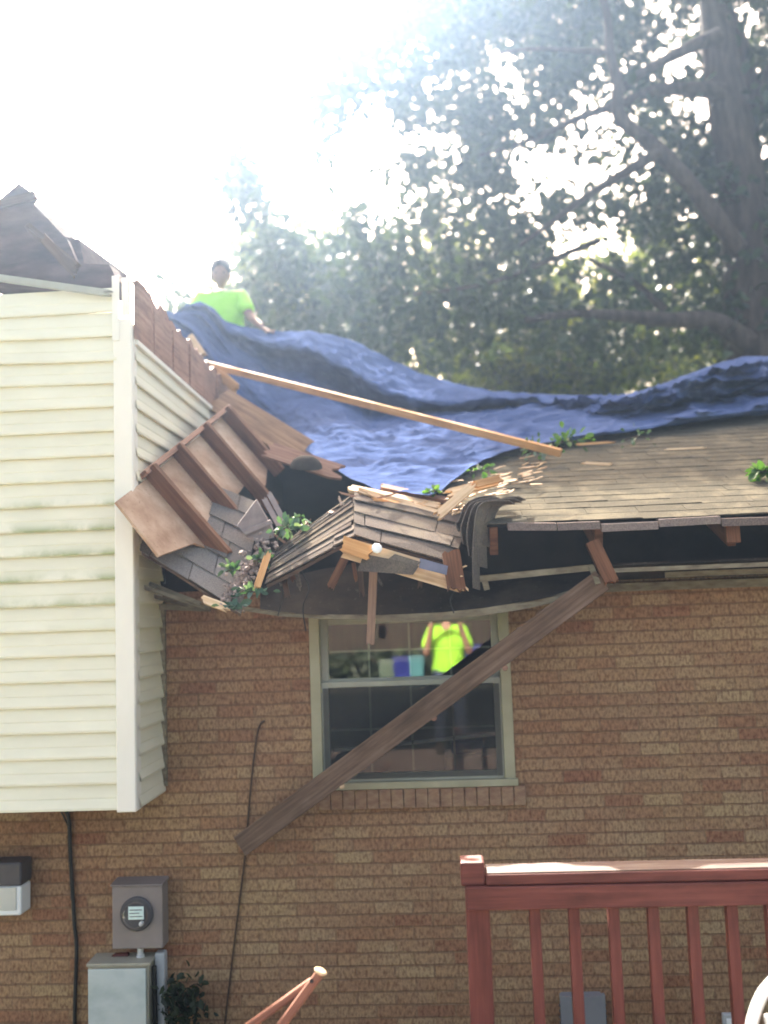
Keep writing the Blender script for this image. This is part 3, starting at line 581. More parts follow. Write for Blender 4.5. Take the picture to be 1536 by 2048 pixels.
# flipped panel of sheathing with rafters
O = P(232, 1003, 4.93); Eb = P(446, 832, 6.5); Fb = P(318, 1112, 4.93); e1 = Eb-O; e2 = Fb-O
pn = e1.cross(e2).normalized()
if pn.y > 0: pn = -pn
def pp(a, b2, h=0): return O+e1*a+e2*b2+pn*h
fp = thing('flipped_roof_panel', pp(.3, 1), 'overturned roof panel showing sheathing and four rafters against the cream siding', 'roof panel')
q = MB(); q.prism([pp(0, 0), pp(.24, .02), pp(1.02, .0), pp(1.05, 1.25), pp(.9, 1.5), pp(.8, 1.2), pp(.6, 1.25), pp(.5, 1.42), pp(.4, 1.3), pp(.3, 1.62), pp(.21, 1.25), pp(.0, 1.0)], -pn*.014); q.build('sheathing', M_osb, fp)
for i, (a, l0, l1) in enumerate(((.235, -.06, 1.72), (.47, -.06, 2.15), (.74, -.06, 1.85), (.99, -.06, 1.5))):
    q = MB(); q.plank(pp(a, l0, .045), pp(a+.03, l1, .045), .04, .088, e1, 0, .015, seed=50+i); q.build('rafter', M_rafter, fp, bevel=.003)
q = MB(); q.plank(pp(.2, -.05, .03), pp(1.04, -.05, .03), .03, .055, e2, .02, .02, seed=55); q.build('rim_strip', M_rim, fp)
# loose dark planks between the panel and the tarp, and a crumpled vent hood
q = MB(); q.plank(P(440, 800, 7.0), P(610, 905, 6.9), .26, .02, (0, .6, .8), .05, .2, k=8, seed=61); tag(q.build('loose_plank', M_deckwood), 'brown torn decking plank under the lower edge of the tarp', 'plank')
q = MB(); q.plank(P(545, 902, 6.2), P(660, 940, 6.1), .12, .02, (0, .5, .8), .05, .1, k=7, seed=62); tag(q.build('splintered_plank', M_rim), 'splintered pale plank at the mouth of the roof hole', 'plank')
vt = MB(); c = P(612, 935, 6.0)
vt.lathe([(.10, 0), (.095, .02), (.08, .045), (.05, .065), (.02, .072)], c, (.1, -.35, 1), 20); tag(vt.build('vent_cap', simple('dull_metal', [(.3, (.03, .026, .023)), (.7, (.06, .052, .046))], (9,)*3, rough=.9, spec=.0), smooth=True), 'dented grey dome vent lying at the edge of the dark hole', 'vent')
q = MB(); q.prism([P(u, v, 5.42) for u, v in ((475, 1050), (512, 1000), (545, 1058), (548, 1075), (515, 1084), (492, 1074))], (0, .02, .01)); q.prism([P(u, v, 5.40) for u, v in ((484, 1062), (540, 1040), (545, 1048), (490, 1070))], (0, .012, .004)); tag(q.build('broken_vent_hood', M_edge), 'crushed pale grey metal hood standing in the roof valley', 'vent hood')
q = MB()
for k, (u0, v0, u1, v1) in enumerate(((530, 1000, 560, 1055), (540, 990, 572, 1050))): q.plank(P(u0, v0, 5.6), P(u1, v1, 5.5), .03, .01, (1, 0, .3), .02, .02, seed=70+k)
tag(q.build('bent_flashing', M_edge), 'thin bent grey flashing strips behind the crushed hood', 'flashing')

# crumbs and dirt in the valley
cv = MB(); rr = random.Random(21)
for k in range(230):
    t = rr.random(); u = 535-70*t+rr.gauss(0, 15); v = 1085+110*t+rr.gauss(0, 12); y = 5.42-.42*t-.03
    c = P(u, v, y); s_ = rr.uniform(.004, .014); a = V((rr.gauss(0, 1), rr.gauss(0, 1), rr.gauss(0, 1))).normalized()*s_; b2 = a.orthogonal().normalized()*s_*rr.uniform(.4, 1); n_ = a.cross(b2).normalized()*s_*.5
    cv.hexa([c-a-b2-n_, c+a-b2-n_, c+a+b2-n_, c-a+b2-n_, c-a-b2+n_, c+a*.8-b2+n_, c+a*.7+b2*.8+n_, c-a+b2*.9+n_])
tag(cv.build('debris', simple('crumb', [(.3, (.12, .09, .08)), (.5, (.28, .22, .2)), (.7, (.42, .34, .30))], (40,)*3)), 'crumbled shingle and bark debris lying in the roof valley', 'debris', kind='stuff')

# ------------------------------------------------------------------ leaves
def leaves(name, mat, centers, size, parent=None, loc=None, seed=0, asp=.55, upbias=.5):
    r = np.random.default_rng(seed); n = len(centers); c = np.asarray(centers, float); base = np.array(WLOC[parent.name] if parent else loc)
    d = r.normal(size=(n, 3)); d /= np.linalg.norm(d, axis=1)[:, None]
    nn = r.normal(size=(n, 3))+np.array([0, 0, upbias*2]); s = np.cross(d, nn); s /= np.linalg.norm(s, axis=1)[:, None]; nz = np.cross(s, d)
    L = size*r.uniform(.6, 1.3, n)[:, None]; W = L*asp*.5
    bow = nz*L*.12
    v = np.stack([c-d*L*.5, c-d*L*.1+s*W+bow, c+d*L*.25+s*W*.8+bow, c+d*L*.5, c+d*L*.25-s*W*.8+bow, c-d*L*.1-s*W+bow], 1).reshape(-1, 3)-base
    me = bpy.data.meshes.new(name); me.vertices.add(n*6); me.vertices.foreach_set('co', v.ravel())
    idx = np.arange(n)[:, None]*6; q = np.concatenate([idx+np.array([[0, 1, 2, 3]]), idx+np.array([[0, 3, 4, 5]])], 1).ravel()
    me.loops.add(n*8); me.loops.foreach_set('vertex_index', q.astype(np.int32)); me.polygons.add(n*2); me.polygons.foreach_set('loop_start', np.arange(0, n*8, 4, dtype=np.int32))
    me.materials.append(mat); me.update(); me.validate(); o = bpy.data.objects.new(name, me); COL.objects.link(o)
    if parent: o.parent = parent
    else: o.location = base
    WLOC[o.name] = tuple(base); return o
def sprig(label, u, v, y, r, n, size, mat, seed, cat='leaves', name='leafy_sprig'):
    c = P(u, v, y) if y else PP(u, v, RP+RN*.02, RN); t = thing(name, c, label, cat, 'torn leaf sprigs on the roof'); rg = np.random.default_rng(seed)
    cc = np.array(c)+rg.normal(size=(n, 3))*np.array([r, r*.7, r*.5])*.6+np.array([0, 0, r*.25]); leaves('foliage', mat, cc, size, t, seed=seed)
    s_ = MB(); s_.tube([c-V((r*.7, 0, 0)), c+V((0, -.01, r*.2)), c+V((r*.7, .02, r*.1))], .004, 5); s_.build('stem', M_bark, t)
sprig('bluish torn leaves at the low tip of the collapsed valley', 466, 1215, 4.97, .05, 16, .055, M_twig, 1)
sprig('bluish leaf sprig lying on the sloping slab above the valley tip', 465, 1143, 5.05, .05, 18, .055, M_twig, 2)
sprig('green leaf sprig beside the orange wood splinter', 506, 1188, 4.98, .06, 22, .055, M_twig, 3)
sprig('largest green leaf clump under the dark roof hole', 572, 1062, 5.3, .08, 30, .06, M_twig, 4)
sprig('pale leaf sprig at the start of the tilted shingle strip', 600, 1038, 5.38, .04, 12, .055, M_twig, 5)
sprig('pale leaves caught in the middle of the roof valley', 520, 1122, 5.15, .05, 16, .05, M_twig, 6)
sprig('bright green leaf clump cut by the frame on the open roof', 1530, 948, None, .075, 34, .07, M_twig2, 7)
sprig('green leaves beside the lower end of the batten', 1135, 888, None, .12, 34, .06, M_twig2, 8)
sprig('pale leaves lying under the lower end of the batten', 1072, 908, None, .12, 24, .055, M_twig, 9)
sprig('few pale leaves along the tarp hem', 1275, 882, None, .16, 16, .05, M_twig, 10)
sprig('small green leaves at the tip of the tarp', 868, 985, 5.56, .05, 16, .05, M_twig2, 11)
sprig('green leaves on the torn shingles above the curled stack', 958, 945, None, .08, 16, .05, M_twig2, 12)
def splinter(label, a, b2, wd, seed, mat=None, name='wood_splinter'):
    q = MB(); q.plank(a, b2, wd, wd*.4, (0, .5, 1), .04, .06, k=5, seed=seed); tag(q.build(name, mat or M_raw), label, 'splinter', 'wood splinters on the roof')
splinter('orange splinter standing in the low valley', P(516, 1168, 4.98), P(532, 1120, 5.05), .035, 81, M_batten)
splinter('pale raw chunk at the bottom corner of the sloping slab', P(415, 1202, 4.98), P(442, 1212, 4.97), .04, 82)
splinter('long yellow splinter bent over the snapped eave', P(880, 1028, 5.2), P(938, 978, 5.3), .05, 83)
splinter('yellow splinter lying along the torn shingles', P(905, 985, 5.45), P(985, 965, 5.5), .05, 84)
splinter('orange chip beside the yellow splinters', P(955, 968, 5.4), P(988, 960, 5.45), .04, 85, M_batten)
splinter('pale chip alone in the middle of the open roof', PP(1172, 926, RP+RN*.02, RN), PP(1208, 928, RP+RN*.02, RN), .018, 86)
splinter('long pale sliver high on the open roof', PP(1338, 899, RP+RN*.02, RN), PP(1400, 896, RP+RN*.02, RN), .014, 87)
splinter('orange sliver below the tarp hem', PP(1160, 889, RP+RN*.02, RN), PP(1215, 885, RP+RN*.02, RN), .016, 88, M_batten)
# torn bark strips on the roof corner
q = MB(); rr = random.Random(33)
for k in range(70):
    u = rr.uniform(900, 1090); v = 1000-(u-900)*.28+rr.gauss(0, 16); c = PP(u, v, RP+RN*.014, RN); d = V((rr.gauss(1, .5), rr.gauss(0, .4), 0)).normalized()*rr.uniform(.012, .04); q.plank(c-d, c+d+V((0, 0, .008)), rr.uniform(.008, .02), .005, (0, 1, .4), .02, .02, k=3, seed=k)
tag(q.build('bark_litter', simple('bark_chip', [(.3, (.16, .10, .055)), (.5, (.28, .19, .11)), (.7, (.38, .29, .18))], (12,)*3)), 'shredded tan bark strewn over the torn roof corner', 'bark', kind='stuff')

# ------------------------------------------------------------------ tarp
cb = [(318, 642), (372, 700), (440, 772), (520, 862), (600, 893), (660, 933), (740, 973), (800, 983), (868, 987), (930, 942), (1000, 906), (1100, 884), (1200, 871), (1300, 857), (1420, 839), (1536, 827), (1650, 815), (1780, 808)]
ctp = [(338, 632), (404, 606), (462, 646), (548, 662), (630, 664), (705, 682), (775, 716), (850, 750), (925, 770), (1000, 783), (1080, 788), (1180, 792), (1270, 786), (1330, 767), (1400, 740), (1480, 716), (1560, 713), (1660, 718)]
B = []; T = []
for i, ((u, v), (u2, v2)) in enumerate(zip(cb, ctp)):
    B.append(P(u, v, 7.7) if i < 3 else PP(u, v, RP+RN*.035, RN))
    T.append(P(u2, v2, [8.0, 8.1, 8.3, 8.5, 8.6, 8.7, 8.8, 8.9, 8.9, 8.9, 8.85, 8.8, 8.7, 8.55, 8.35, 8.2, 8.1, 8.1][i]))
def catp(a, i, f): q_ = cat([V((k[0], k[1], 0)) for k in a], i, f); return q_.x, q_.y
NC, NR = 340, 150; rows = []
g2 = lambda t, m_, s_: math.exp(-((t-m_)/s_)**2)
for ci in range(NC+1):
    x = ci/NC*(len(cb)-1); i = min(int(x), len(cb)-2); fb = x-i; b0 = cat(B, i, fb); t0 = cat(T, i, fb); row = []
    right = max(0, min(1, (x-10)/2)); left = 1-right; b2 = max(0, min(1, (x-1.5)/1.5))
    ub, vb = catp(cb, i, fb); ut, vt_ = catp(ctp, i, fb); yb, yt = b0.y, t0.y
    fold = .60+.07*math.sin(x*.8); crs = .30+.10*math.sin(x*1.9)+.05*math.sin(x*4.3)
    for j in range(NR+1):
        t = j/NR
        fl = np.interp(t, [0, .35, fold, fold+.22, 1], [0, .42, .83, .73, 1])*b2+t*(1-b2)
        fr_ = np.interp(t, [0, .06, crs, crs+.12, .86, 1], [0, .02, .66, .46, .34, 1])
        f_ = fl*left+fr_*right
        nz = mnoise.fractal(V((ub*.009, t*4+vb*.004, 1.3)), 1.0, 2.0, 5)
        rid = (1-abs(mnoise.noise(V((ub*.008+t*1.5, t*3.2+ub*.002, 4)))))**5
        dia = (1-abs(mnoise.noise(V((ub*.012-t*2.5, t*2+ub*.004, 8)))))**6
        e = min(1, t*7)*min(1, (1-t)*7+.1)
        y = yb+(yt-yb)*f_-e*(.10*nz+.05*rid*(1+2*right)+.14*dia*right)-.10*left*b2*g2(t, fold+.18, .06)
        u_ = ub+(ut-ub)*t; v_ = vb+(vt_-vb)*t+3.5*mnoise.noise(V((x*3, 0, 3)))*(g2(t, 0, .05)+g2(t, 1, .05))
        if x >= 3: y = min(y, PP(u_, v_, RP+RN*.03, RN).y if PP(u_, v_, RP+RN*.03, RN).y > 0 else 99)
        p = P(u_, v_, y); cz = (1-abs(mnoise.noise(V((p.x*4+p.y*2, p.y*6, 2)))))**7*.04+(1-abs(mnoise.noise(V((p.x*3-p.y*3.5, p.y*3+p.x*2, 7)))))**9*.045+(1-abs(mnoise.noise(p*7)))**5*.016*max(0, .6+mnoise.noise(p*1.3))+mnoise.noise(p*15)*.004
        row.append(p+V((0, 0, cz*e*(.32+.5*t))))
    for k in range(1, 7): row.append(row[NR]+V((0, .12*k, -.02*k*k*.8)))   # falls away behind the ridge
    rows.append(row)
tp = MB(); tp.grid(rows); tarp = tp.build('tarp', M_tarp, smooth=True, loc=B[9]); tag(tarp, 'wrinkled blue tarp draped over the broken roof ridge', 'tarp')
# batten
bt = MB(); a, b2 = P(412, 728, 7.35), PP(1122, 906, RP+RN*.055, RN); bt.plank(a, b2, .05, .035, (0, -.4, 1)); tag(bt.build('wood_batten', M_batten, bevel=.003), 'long thin wooden batten lying diagonally across the blue tarp', 'batten')
q = MB(); q.plank(P(378, 680, 7.5), P(400, 712, 7.45), .10, .05, (1, 0, .5), .02, .02, seed=91); tag(q.build('wood_chunk', M_raw), 'pale block of wood at the upper end of the batten', 'wood block')
q = MB(); q.plank(P(440, 748, 7.3), P(470, 775, 7.2), .07, .03, (0, 0, 1), .03, .03, seed=92); tag(q.build('wood_chunk', M_batten), 'orange chunk of wood under the tarp edge by the rim', 'wood block')

# ------------------------------------------------------------------ fallen fascia board
fb = MB(); a, b2 = P(481, 1692, 5.49), P(1205, 1160, 5.24); fb.plank(a, b2, .118, .04, (0, 0, 1)); fo = fb.build('fallen_board', M_fascia, bevel=.004)
for u_, v_ in ((868, 1436), (684, 1572), (1010, 1336)):
    c_ = P(u_, v_, 5.40 if u_ > 800 else 5.445); f_ = (c_-a).dot((b2-a).normalized()); c_ = P(u_, v_, (a+(b2-a).normalized()*f_).y-.0215)
    kq = MB(); kq.lathe([(.016, 0), (.013, .002), (.004, .0028)], c_, (0, -1, 0), 9); kn = kq.build('knot', M_raw if u_ < 800 else M_rim, fo)
tag(fo, 'weathered grey brown board fallen diagonally across the window', 'board')

# ------------------------------------------------------------------ wall fittings
mb_ = thing('electric_meter', P(280, 1900, WY), 'grey brown electric meter box with a round glass meter', 'electric meter')
x0, x1 = P(224, 1830, WY-.12).x, P(325, 1830, WY-.12).x; z0, z1 = P(278, 1898, WY-.12).z, P(278, 1772, WY-.12).z
q = MB(); q.box((x0, WY-.12, z0), (x1, WY-.002, z1)); q.build('housing', M_meter, mb_, bevel=.006)
q = MB(); q.hexa([(x0-.006, WY-.132, z1+.002), (x1+.006, WY-.132, z1+.002), (x1+.006, WY-.002, z1+.002), (x0-.006, WY-.002, z1+.002), (x0-.006, WY-.132, z1+.010), (x1+.006, WY-.132, z1+.010), (x1+.006, WY-.002, z1+.022), (x0-.006, WY-.002, z1+.022)]); q.build('hood', M_meter, mb_, bevel=.003)
c = P(274, 1827, WY-.121); q = MB(); q.lathe([(.090, 0), (.090, .012), (.083, .016), (.078, .016)], c, (0, -1, 0), 32); q.build('ring', M_lamp, mb_, smooth=False)
q = MB(); q.lathe([(.072, .014), (.070, .02), (.066, .05), (.055, .062), (.03, .066)], c, (0, -1, 0), 28); q.build('dome', M_dome2, mb_, smooth=True)
q = MB(); q.lathe([(.07, .0145), (.068, .0155)], c, (0, -1, 0), 28); q.build('dial', M_lamp, mb_)
d = P(273, 1825, WY-.14); q = MB(); q.box((d.x-.042, WY-.150, d.z-.034), (d.x+.042, WY-.147, d.z+.034)); card = q.build('label_plate', M_card, mb_)
q = MB()
for k in range(3): q.box((d.x-.034, WY-.1525, d.z-.020+k*.017), (d.x+.034-.016*(k % 2), WY-.1505, d.z-.016+k*.017))
q.build('print_line', M_lamp, mb_)
d = P(284, 1846, WY-.15); q = MB(); q.lathe([(.012, 0), (.012, .02), (.008, .024)], d, (0, -1, 0), 12); q.build('seal', M_steel, mb_)
pb = thing('electrical_panel', P(237, 2048, WY), 'pale grey green electrical panel cabinet below the meter', 'electrical panel')
x0, x1 = P(176, 1990, WY-.15).x, P(298, 1990, WY-.15).x; z1 = P(237, 1932, WY-.15).z
q = MB(); q.box((x0, WY-.15, z1-.75), (x1, WY-.002, z1)); q.build('cabinet', M_panelrim, pb, bevel=.005)
q = MB(); q.box((x0+.004, WY-.163, z1-.74), (x1-.012, WY-.152, z1-.012)); q.build('door', M_panel, pb, bevel=.004)
q = MB(); q.hexa([(x0-.004, WY-.165, z1+.002), (x1+.012, WY-.165, z1+.002), (x1+.012, WY-.002, z1+.002), (x0-.004, WY-.002, z1+.002), (x0-.004, WY-.165, z1+.018), (x1+.012, WY-.165, z1+.018), (x1+.012, WY-.002, z1+.022), (x0-.004, WY-.002, z1+.022)]); q.build('rain_hood', M_panelrim, pb, bevel=.003)
q = MB(); e = P(281, 1912, WY-.07); q.tube([e+V((0, 0, -.06)), e+V((0, 0, .05))], .017, 12); q.lathe([(.024, 0), (.024, .018)], e+V((0, 0, -.01)), (0, 0, 1), 6); tag(q.build('pipe_nipple', M_steel), 'short steel pipe joining the meter and the panel', 'pipe')
q = MB(); e = P(250, 1915, WY-.05); q.tube([e+V((-.09, 0, -.02)), e+V((-.05, 0, .01)), e+V((.02, 0, .012))], .016, 10); tag(q.build('red_pipe_stub', M_red), 'dull red pipe stub on top of the panel', 'pipe')
e = P(322, 1975, WY-.05); q = MB(); q.box((e.x-.028, WY-.075, .1), (e.x+.028, WY-.01, P(322, 1903, WY-.05).z)); tag(q.build('conduit', M_conduit, bevel=.01), 'light grey square conduit running down beside the panel', 'conduit')
q = MB(); q.tube([V((x1+.016, WY-.1, z1-.02)), V((x1+.02, WY-.1, z1-.4)), V((x1+.02, WY-.08, .2))], .013, 8); tag(q.build('cable', M_black), 'black cable squeezed between panel and conduit', 'cable')
def path(l, Y): return [P(u, v, Y) for u, v in l]
def smoothp(ps, n=6):
    out = []
    for i in range(len(ps)-1):
        for k in range(n): out.append(cat(ps, i, k/n))
    return out+[ps[-1]]
q = MB(); q.tube(smoothp(path([(128, 1615), (138, 1640), (140, 1700), (146, 1800), (149, 1850), (153, 1900), (150, 2000), (149, 2120)], WY-.02)), .011, 8); tag(q.build('cable', M_black, smooth=True), 'thick black cable hanging down the brick left of the meter', 'cable')
q = MB(); q.tube(smoothp(path([(116, 1612), (130, 1638), (137, 1660), (139, 1720), (143, 1800)], WY-.016)), .005, 7); tag(q.build('cable', M_black, smooth=True), 'thin wire running beside the thick black cable', 'cable')
q = MB(); q.tube(smoothp(path([(529, 1442), (521, 1448), (514, 1470), (506, 1530), (500, 1590), (494, 1660), (488, 1730), (478, 1810), (468, 1890), (455, 2000), (446, 2080)], WY-.012)), .0055, 7); tag(q.build('cord', M_cord, smooth=True), 'thin brown cord hanging down the brick behind the fallen board', 'cord')
wlp = thing('wall_lamp', P(15, 1780, WY), 'boxy wall lamp with dark hood and pale diffuser', 'wall lamp')
x0, x1 = P(-55, 1780, WY-.14).x, P(42, 1780, WY-.14).x; z0, zmid, z1 = P(20, 1832, WY-.14).z, P(20, 1772, WY-.14).z, P(20, 1724, WY-.14).z
q = MB(); q.box((x0, WY-.15, zmid), (x1+.006, WY-.002, z1)); q.build('hood', M_lamp, wlp, bevel=.012)
q = MB(); q.box((x0+.004, WY-.14, z0), (x1, WY-.003, zmid-.002)); q.build('bezel', M_white, wlp, bevel=.012)
q = MB(); q.box((x0+.03, WY-.147, z0+.03), (x1-.024, WY-.1405, zmid-.006)); q.build('diffuser', M_diff, wlp, bevel=.003)
nb = thing('utility_box', P(1165, 2048, WY), 'blue grey plastic utility box on the brick behind the balusters', 'utility box')
x0, x1 = P(1121, 2015, WY-.09).x, P(1211, 2015, WY-.09).x; z1 = P(1165, 1990, WY-.09).z
q = MB(); q.box((x0+.01, WY-.06, z1-.34), (x1-.01, WY-.002, z1-.012)); q.build('base', M_greybox, nb, bevel=.008)
q = MB(); n_ = 9; q.prism([(x0+(x1-x0)*i/n_, WY-.095, z1-.012*math.sin(math.pi*i/n_)) for i in range(n_+1)]+[(x1, WY-.095, z1-.33), (x0, WY-.095, z1-.33)], (0, .034, 0)); q.build('cover', M_greybox, nb, bevel=.005)
q = MB()
for k in range(4):
    for xa, xb in ((x1+.001, x1+.006), (x0-.006, x0-.001)):
        q = MB(); q.box((xa, WY-.085, z1-.06-.03*k), (xb, WY-.065, z1-.05-.03*k)); q.build('clip', M_lamp, nb)
e = P(1457, 2045, WY); ob = thing('outlet_box', e, 'small pale outlet box low on the brick behind the railing', 'outlet')
q = MB(); q.box((e.x-.036, WY-.035, e.z-.06), (e.x+.036, WY-.002, e.z+.055)); q.build('plate', M_conduit, ob, bevel=.006)
q = MB(); q.box((e.x-.02, WY-.041, e.z-.045), (e.x+.02, WY-.0355, e.z+.035)); q.build('cover', M_white, ob, bevel=.003)

# ------------------------------------------------------------------ deck, railing, chair
DZ = 1.56; RY = 3.7
dk_ = thing('wooden_deck', (1.5, 0, DZ), 'red stained wooden deck in front of the house', 'deck')
q = MB(); y = -.8
while y < RY+.1: q.box((-2.2, y, DZ-.04), (6, y+.138, DZ)); y += .144
q.build('floor_board', wood('weathered_deck_boards', (.20, .145, .115), (.25, .185, .15), (.30, .23, .19)), dk_)
for px in (-2.1, 0, 2, 4, 5.9):
    for py in (-.7, 1.6, RY): q = MB(); q.box((px-.05, py-.05, .003), (px+.05, py+.05, DZ-.045)); q.build('support', M_red, dk_)
rl = thing('deck_railing', (P(960, 1760, RY).x, RY, DZ), 'red stained deck railing with square balusters', 'railing')
px0, px1 = P(935, 1900, RY).x, P(982, 1900, RY).x; ztop = P(948, 1716, RY).z
q = MB(); q.plank(V(((px0+px1)/2, RY, DZ)), V(((px0+px1)/2, RY, ztop-.085)), px1-px0, .089, (1, 0, 0)); q.build('post', M_red, rl, bevel=.004)
q = MB(); q.box((px0-.014, RY-.062, ztop-.083), (px1-.012, RY+.05, ztop)); q.build('post_cap', M_red, rl, bevel=.008)
zc_ = P(1000, 1746, RY-.05).z; xr0 = px1-.010; xr1 = 5.5
q = MB(); q.plank(V((xr0, RY, zc_-.019)), V((xr1, RY, zc_-.019)), .038, .14, (0, 0, 1)); q.build('cap_rail', M_red, rl, bevel=.005)
q = MB(); q.box((xr0+.004, RY-.062, zc_+.0015), (xr1-.004, RY+.064, zc_+.004)); q.build('worn_top', M_redtop, rl)
zr1 = zc_-.040; zr0 = P(1000, 1812, RY-.03).z
q = MB(); q.plank(V((px0+.004, RY-.066, (zr0+zr1)/2)), V((xr1, RY-.066, (zr0+zr1)/2)), zr1-zr0, .036, (0, 0, 1)); q.build('top_rail', M_red, rl, bevel=.004)
q = MB(); q.plank(V((px1+.003, RY-.02, DZ+.05)), V((xr1, RY-.02, DZ+.05)), .085, .036, (0, 0, 1)); q.build('bottom_rail', M_red, rl, bevel=.004)
bx = [P(u, 1830, RY-.02).x for u in (1069, 1147, 1226, 1305, 1384, 1462, 1541)]; stp = bx[-1]-bx[-2]
while bx[-1]+stp < xr1: bx.append(bx[-1]+stp)
for x in bx:
    q = MB(); q.plank(V((x, RY-.024, DZ+.01)), V((x, RY-.024, zr1-.002)), .038, .038, (1, 0, 0)); q.build('baluster', M_red, rl, bevel=.002)
# white garden chair (leaning back, its fan of slats cut by the frame)
wc = thing('garden_chair', P(1560, 2300, 2.9), 'white plastic garden chair at the frame edge by the railing', 'chair')
cx = P(1629, 2000, 2.9).x; zt = P(1535, 1930, 2.9).z
def chp(sx, sz): return V((cx+sx, 2.9+.12*sz-.1, zt-.5+.5*sz))
q = MB(); arc = [chp(-.22, -.15), chp(-.215, .3), chp(-.19, .62), chp(-.14, .84), chp(-.06, .96), chp(.0, .98), chp(.06, .96), chp(.14, .84), chp(.19, .62), chp(.215, .3), chp(.22, -.15)]
q.tube(smoothp(arc, 5), .015, 8); q.build('back_frame', M_white, wc, smooth=True)
for k, sx in enumerate((-.175, -.125, -.075, -.025, .025, .075, .125, .175)):
    q = MB(); zz = .97*(1-(abs(sx)/.24)**2.5)-.03; q.plank(chp(sx*.85, -.12), chp(sx, zz), .03, .012, (1, 0, 0)); q.build('slat', M_white, wc, bevel=.004)
q = MB(); q.plank(chp(-.2, .42)+V((0, -.014, 0)), chp(.2, .42)+V((0, -.014, 0)), .03, .012, (0, 0, 1)); q.build('cross_bar', M_white, wc, bevel=.004)
zs = zt-.57; q = MB(); q.box((cx-.22, 2.38, zs-.03), (cx+.22, 2.79, zs)); q.build('seat', M_white, wc, bevel=.015)
for sx in (-.2, .2):
    for yy in (2.41, 2.78):
        q = MB(); q.plank(V((cx+sx, yy, zs-.031)), V((cx+sx*1.08, yy+(.03 if yy > 2.6 else -.03), DZ)), .045, .03, (1, 0, 0)); q.build('leg', M_white, wc, bevel=.004)
# folded wooden stand leaning in front of the wall
fs = thing('folding_stand', P(560, 2300, 3.4), 'reddish wooden folding stand with bolted legs meeting at the top', 'stand')
M_stand = wood('stand_wood', (.20, .085, .055), (.27, .125, .085), (.34, .18, .125))
a = P(640, 1946, 3.4); b2 = P(624, 1962, 3.44)
q = MB(); dn = (P(548, 2070, 3.4)-a); k = (a.z-DZ)/-dn.z; q.plank(a, a+dn*k, .035, .028, (0, -1, 0)); q.build('leg', M_stand, fs, bevel=.006)
q = MB(); dn = (P(478, 2066, 3.44)-b2); k = (b2.z-DZ)/-dn.z; q.plank(b2, b2+dn*k, .032, .024, (0, -1, 0)); q.build('leg', M_stand, fs, bevel=.006)
q = MB(); q.lathe([(.021, 0), (.023, .005), (.018, .009)], a+V((0, 0, .002)), (.5, -.1, 1), 14); q.build('end_cap', M_raw, fs)
q = MB(); q.tube([P(623, 1962, 3.36), P(623, 1962, 3.49)], .007, 8); q.build('bolt', M_black, fs)
# weed by the panel
wd = thing('wall_weed', V((P(355, 2010, 5.5).x, 5.5, .0)), 'dark leafy weed growing up the brick beside the conduit', 'plant')
rg = np.random.default_rng(5); cc = []
for (u, v, r_, n) in ((350, 1985, .05, 60), (385, 1995, .045, 36), (360, 2030, .09, 120), (380, 2060, .12, 160)):
    c = P(u, v, 5.5); cc.append(np.array(c)+rg.normal(size=(n, 3))*np.array([r_*.5, .05, r_*.9]))
leaves('foliage', leaf_mat('weed_leaf', [(.012, .018, .011), (.018, .028, .015), (.028, .042, .02)], .3), np.concatenate(cc), .05, wd, seed=6)
q = MB(); e = P(355, 1980, 5.5); q.tube([V((e.x+.02, 5.5, .0)), V((e.x+.03, 5.5, .9)), e], [.012, .009, .004], 6); q.build('stem', M_bark, wd)

# ------------------------------------------------------------------ trees
def jpath(l, Y, dy=None):
    return [P(u, v, Y+(dy[i] if dy else 0)) for i, (u, v) in enumerate(l)]
TY = 12.4
tb = P(1590, 1500, TY); tb.z = 0
oak = thing('oak_tree', tb, 'tall broad oak with a thick dark trunk rising behind the roof', 'tree')
q = MB()
q.tube(smoothp([tb, tb.lerp(P(1530, 850, TY), .6)]+jpath([(1520, 760), (1506, 620), (1494, 480), (1478, 330), (1455, 200), (1438, 90), (1422, -40), (1400, -220), (1380, -420)], TY)), list(np.interp(np.linspace(0, 1, 61), [0, .1, .3, .6, 1], [.66, .48, .35, .25, .10])), 14)
def limb(l, r0, r1, Y=TY, dy=None):
    ps = smoothp(jpath(l, Y, dy)); q.tube(ps, [k_*.72*(1+.18*mnoise.noise(p_*1.7)) for k_, p_ in zip(np.linspace(r0, r1, len(ps)), ps)], 10)
limb([(1500, 470), (1496, 330), (1494, 219), (1496, 140), (1475, 66), (1455, 10), (1450, -80)], .2, .09, TY+.4)
limb([(1500, 260), (1530, 170), (1580, 60), (1620, -60)], .17, .08, TY+.3)
limb([(1480, 500), (1420, 420), (1365, 351), (1303, 289), (1240, 234), (1236, 168), (1220, 105), (1214, 30), (1190, -60)], .17, .06, TY-.6)
limb([(1318, 305), (1250, 345), (1170, 395), (1110, 440), (1040, 490)], .10, .03, TY-.7)
limb([(1450, 185), (1370, 178), (1310, 182), (1250, 205), (1160, 235), (1060, 280), (960, 310)], .15, .03, TY-.3)
limb([(1440, 70), (1390, 90), (1330, 120), (1270, 155), (1235, 190)], .13, .06, TY-.5)
limb([(1500, 690), (1430, 645), (1330, 640), (1240, 632), (1150, 628), (1050, 640)], .19, .05, TY-.5)
limb([(1430, 0), (1340, -120), (1220, -190), (1080, -230), (960, -240)], .16, .04, TY)
limb([(1220, 105), (1140, 100), (1060, 98), (980, 110)], .06, .02, TY-.6)
limb([(1200, 480), (1100, 520), (1000, 560), (900, 580), (800, 590)], .06, .02, TY)
limb([(1330, 620), (1260, 560), (1180, 520)], .08, .03, TY-.4)
q.build('trunk', M_bark, oak, smooth=True)
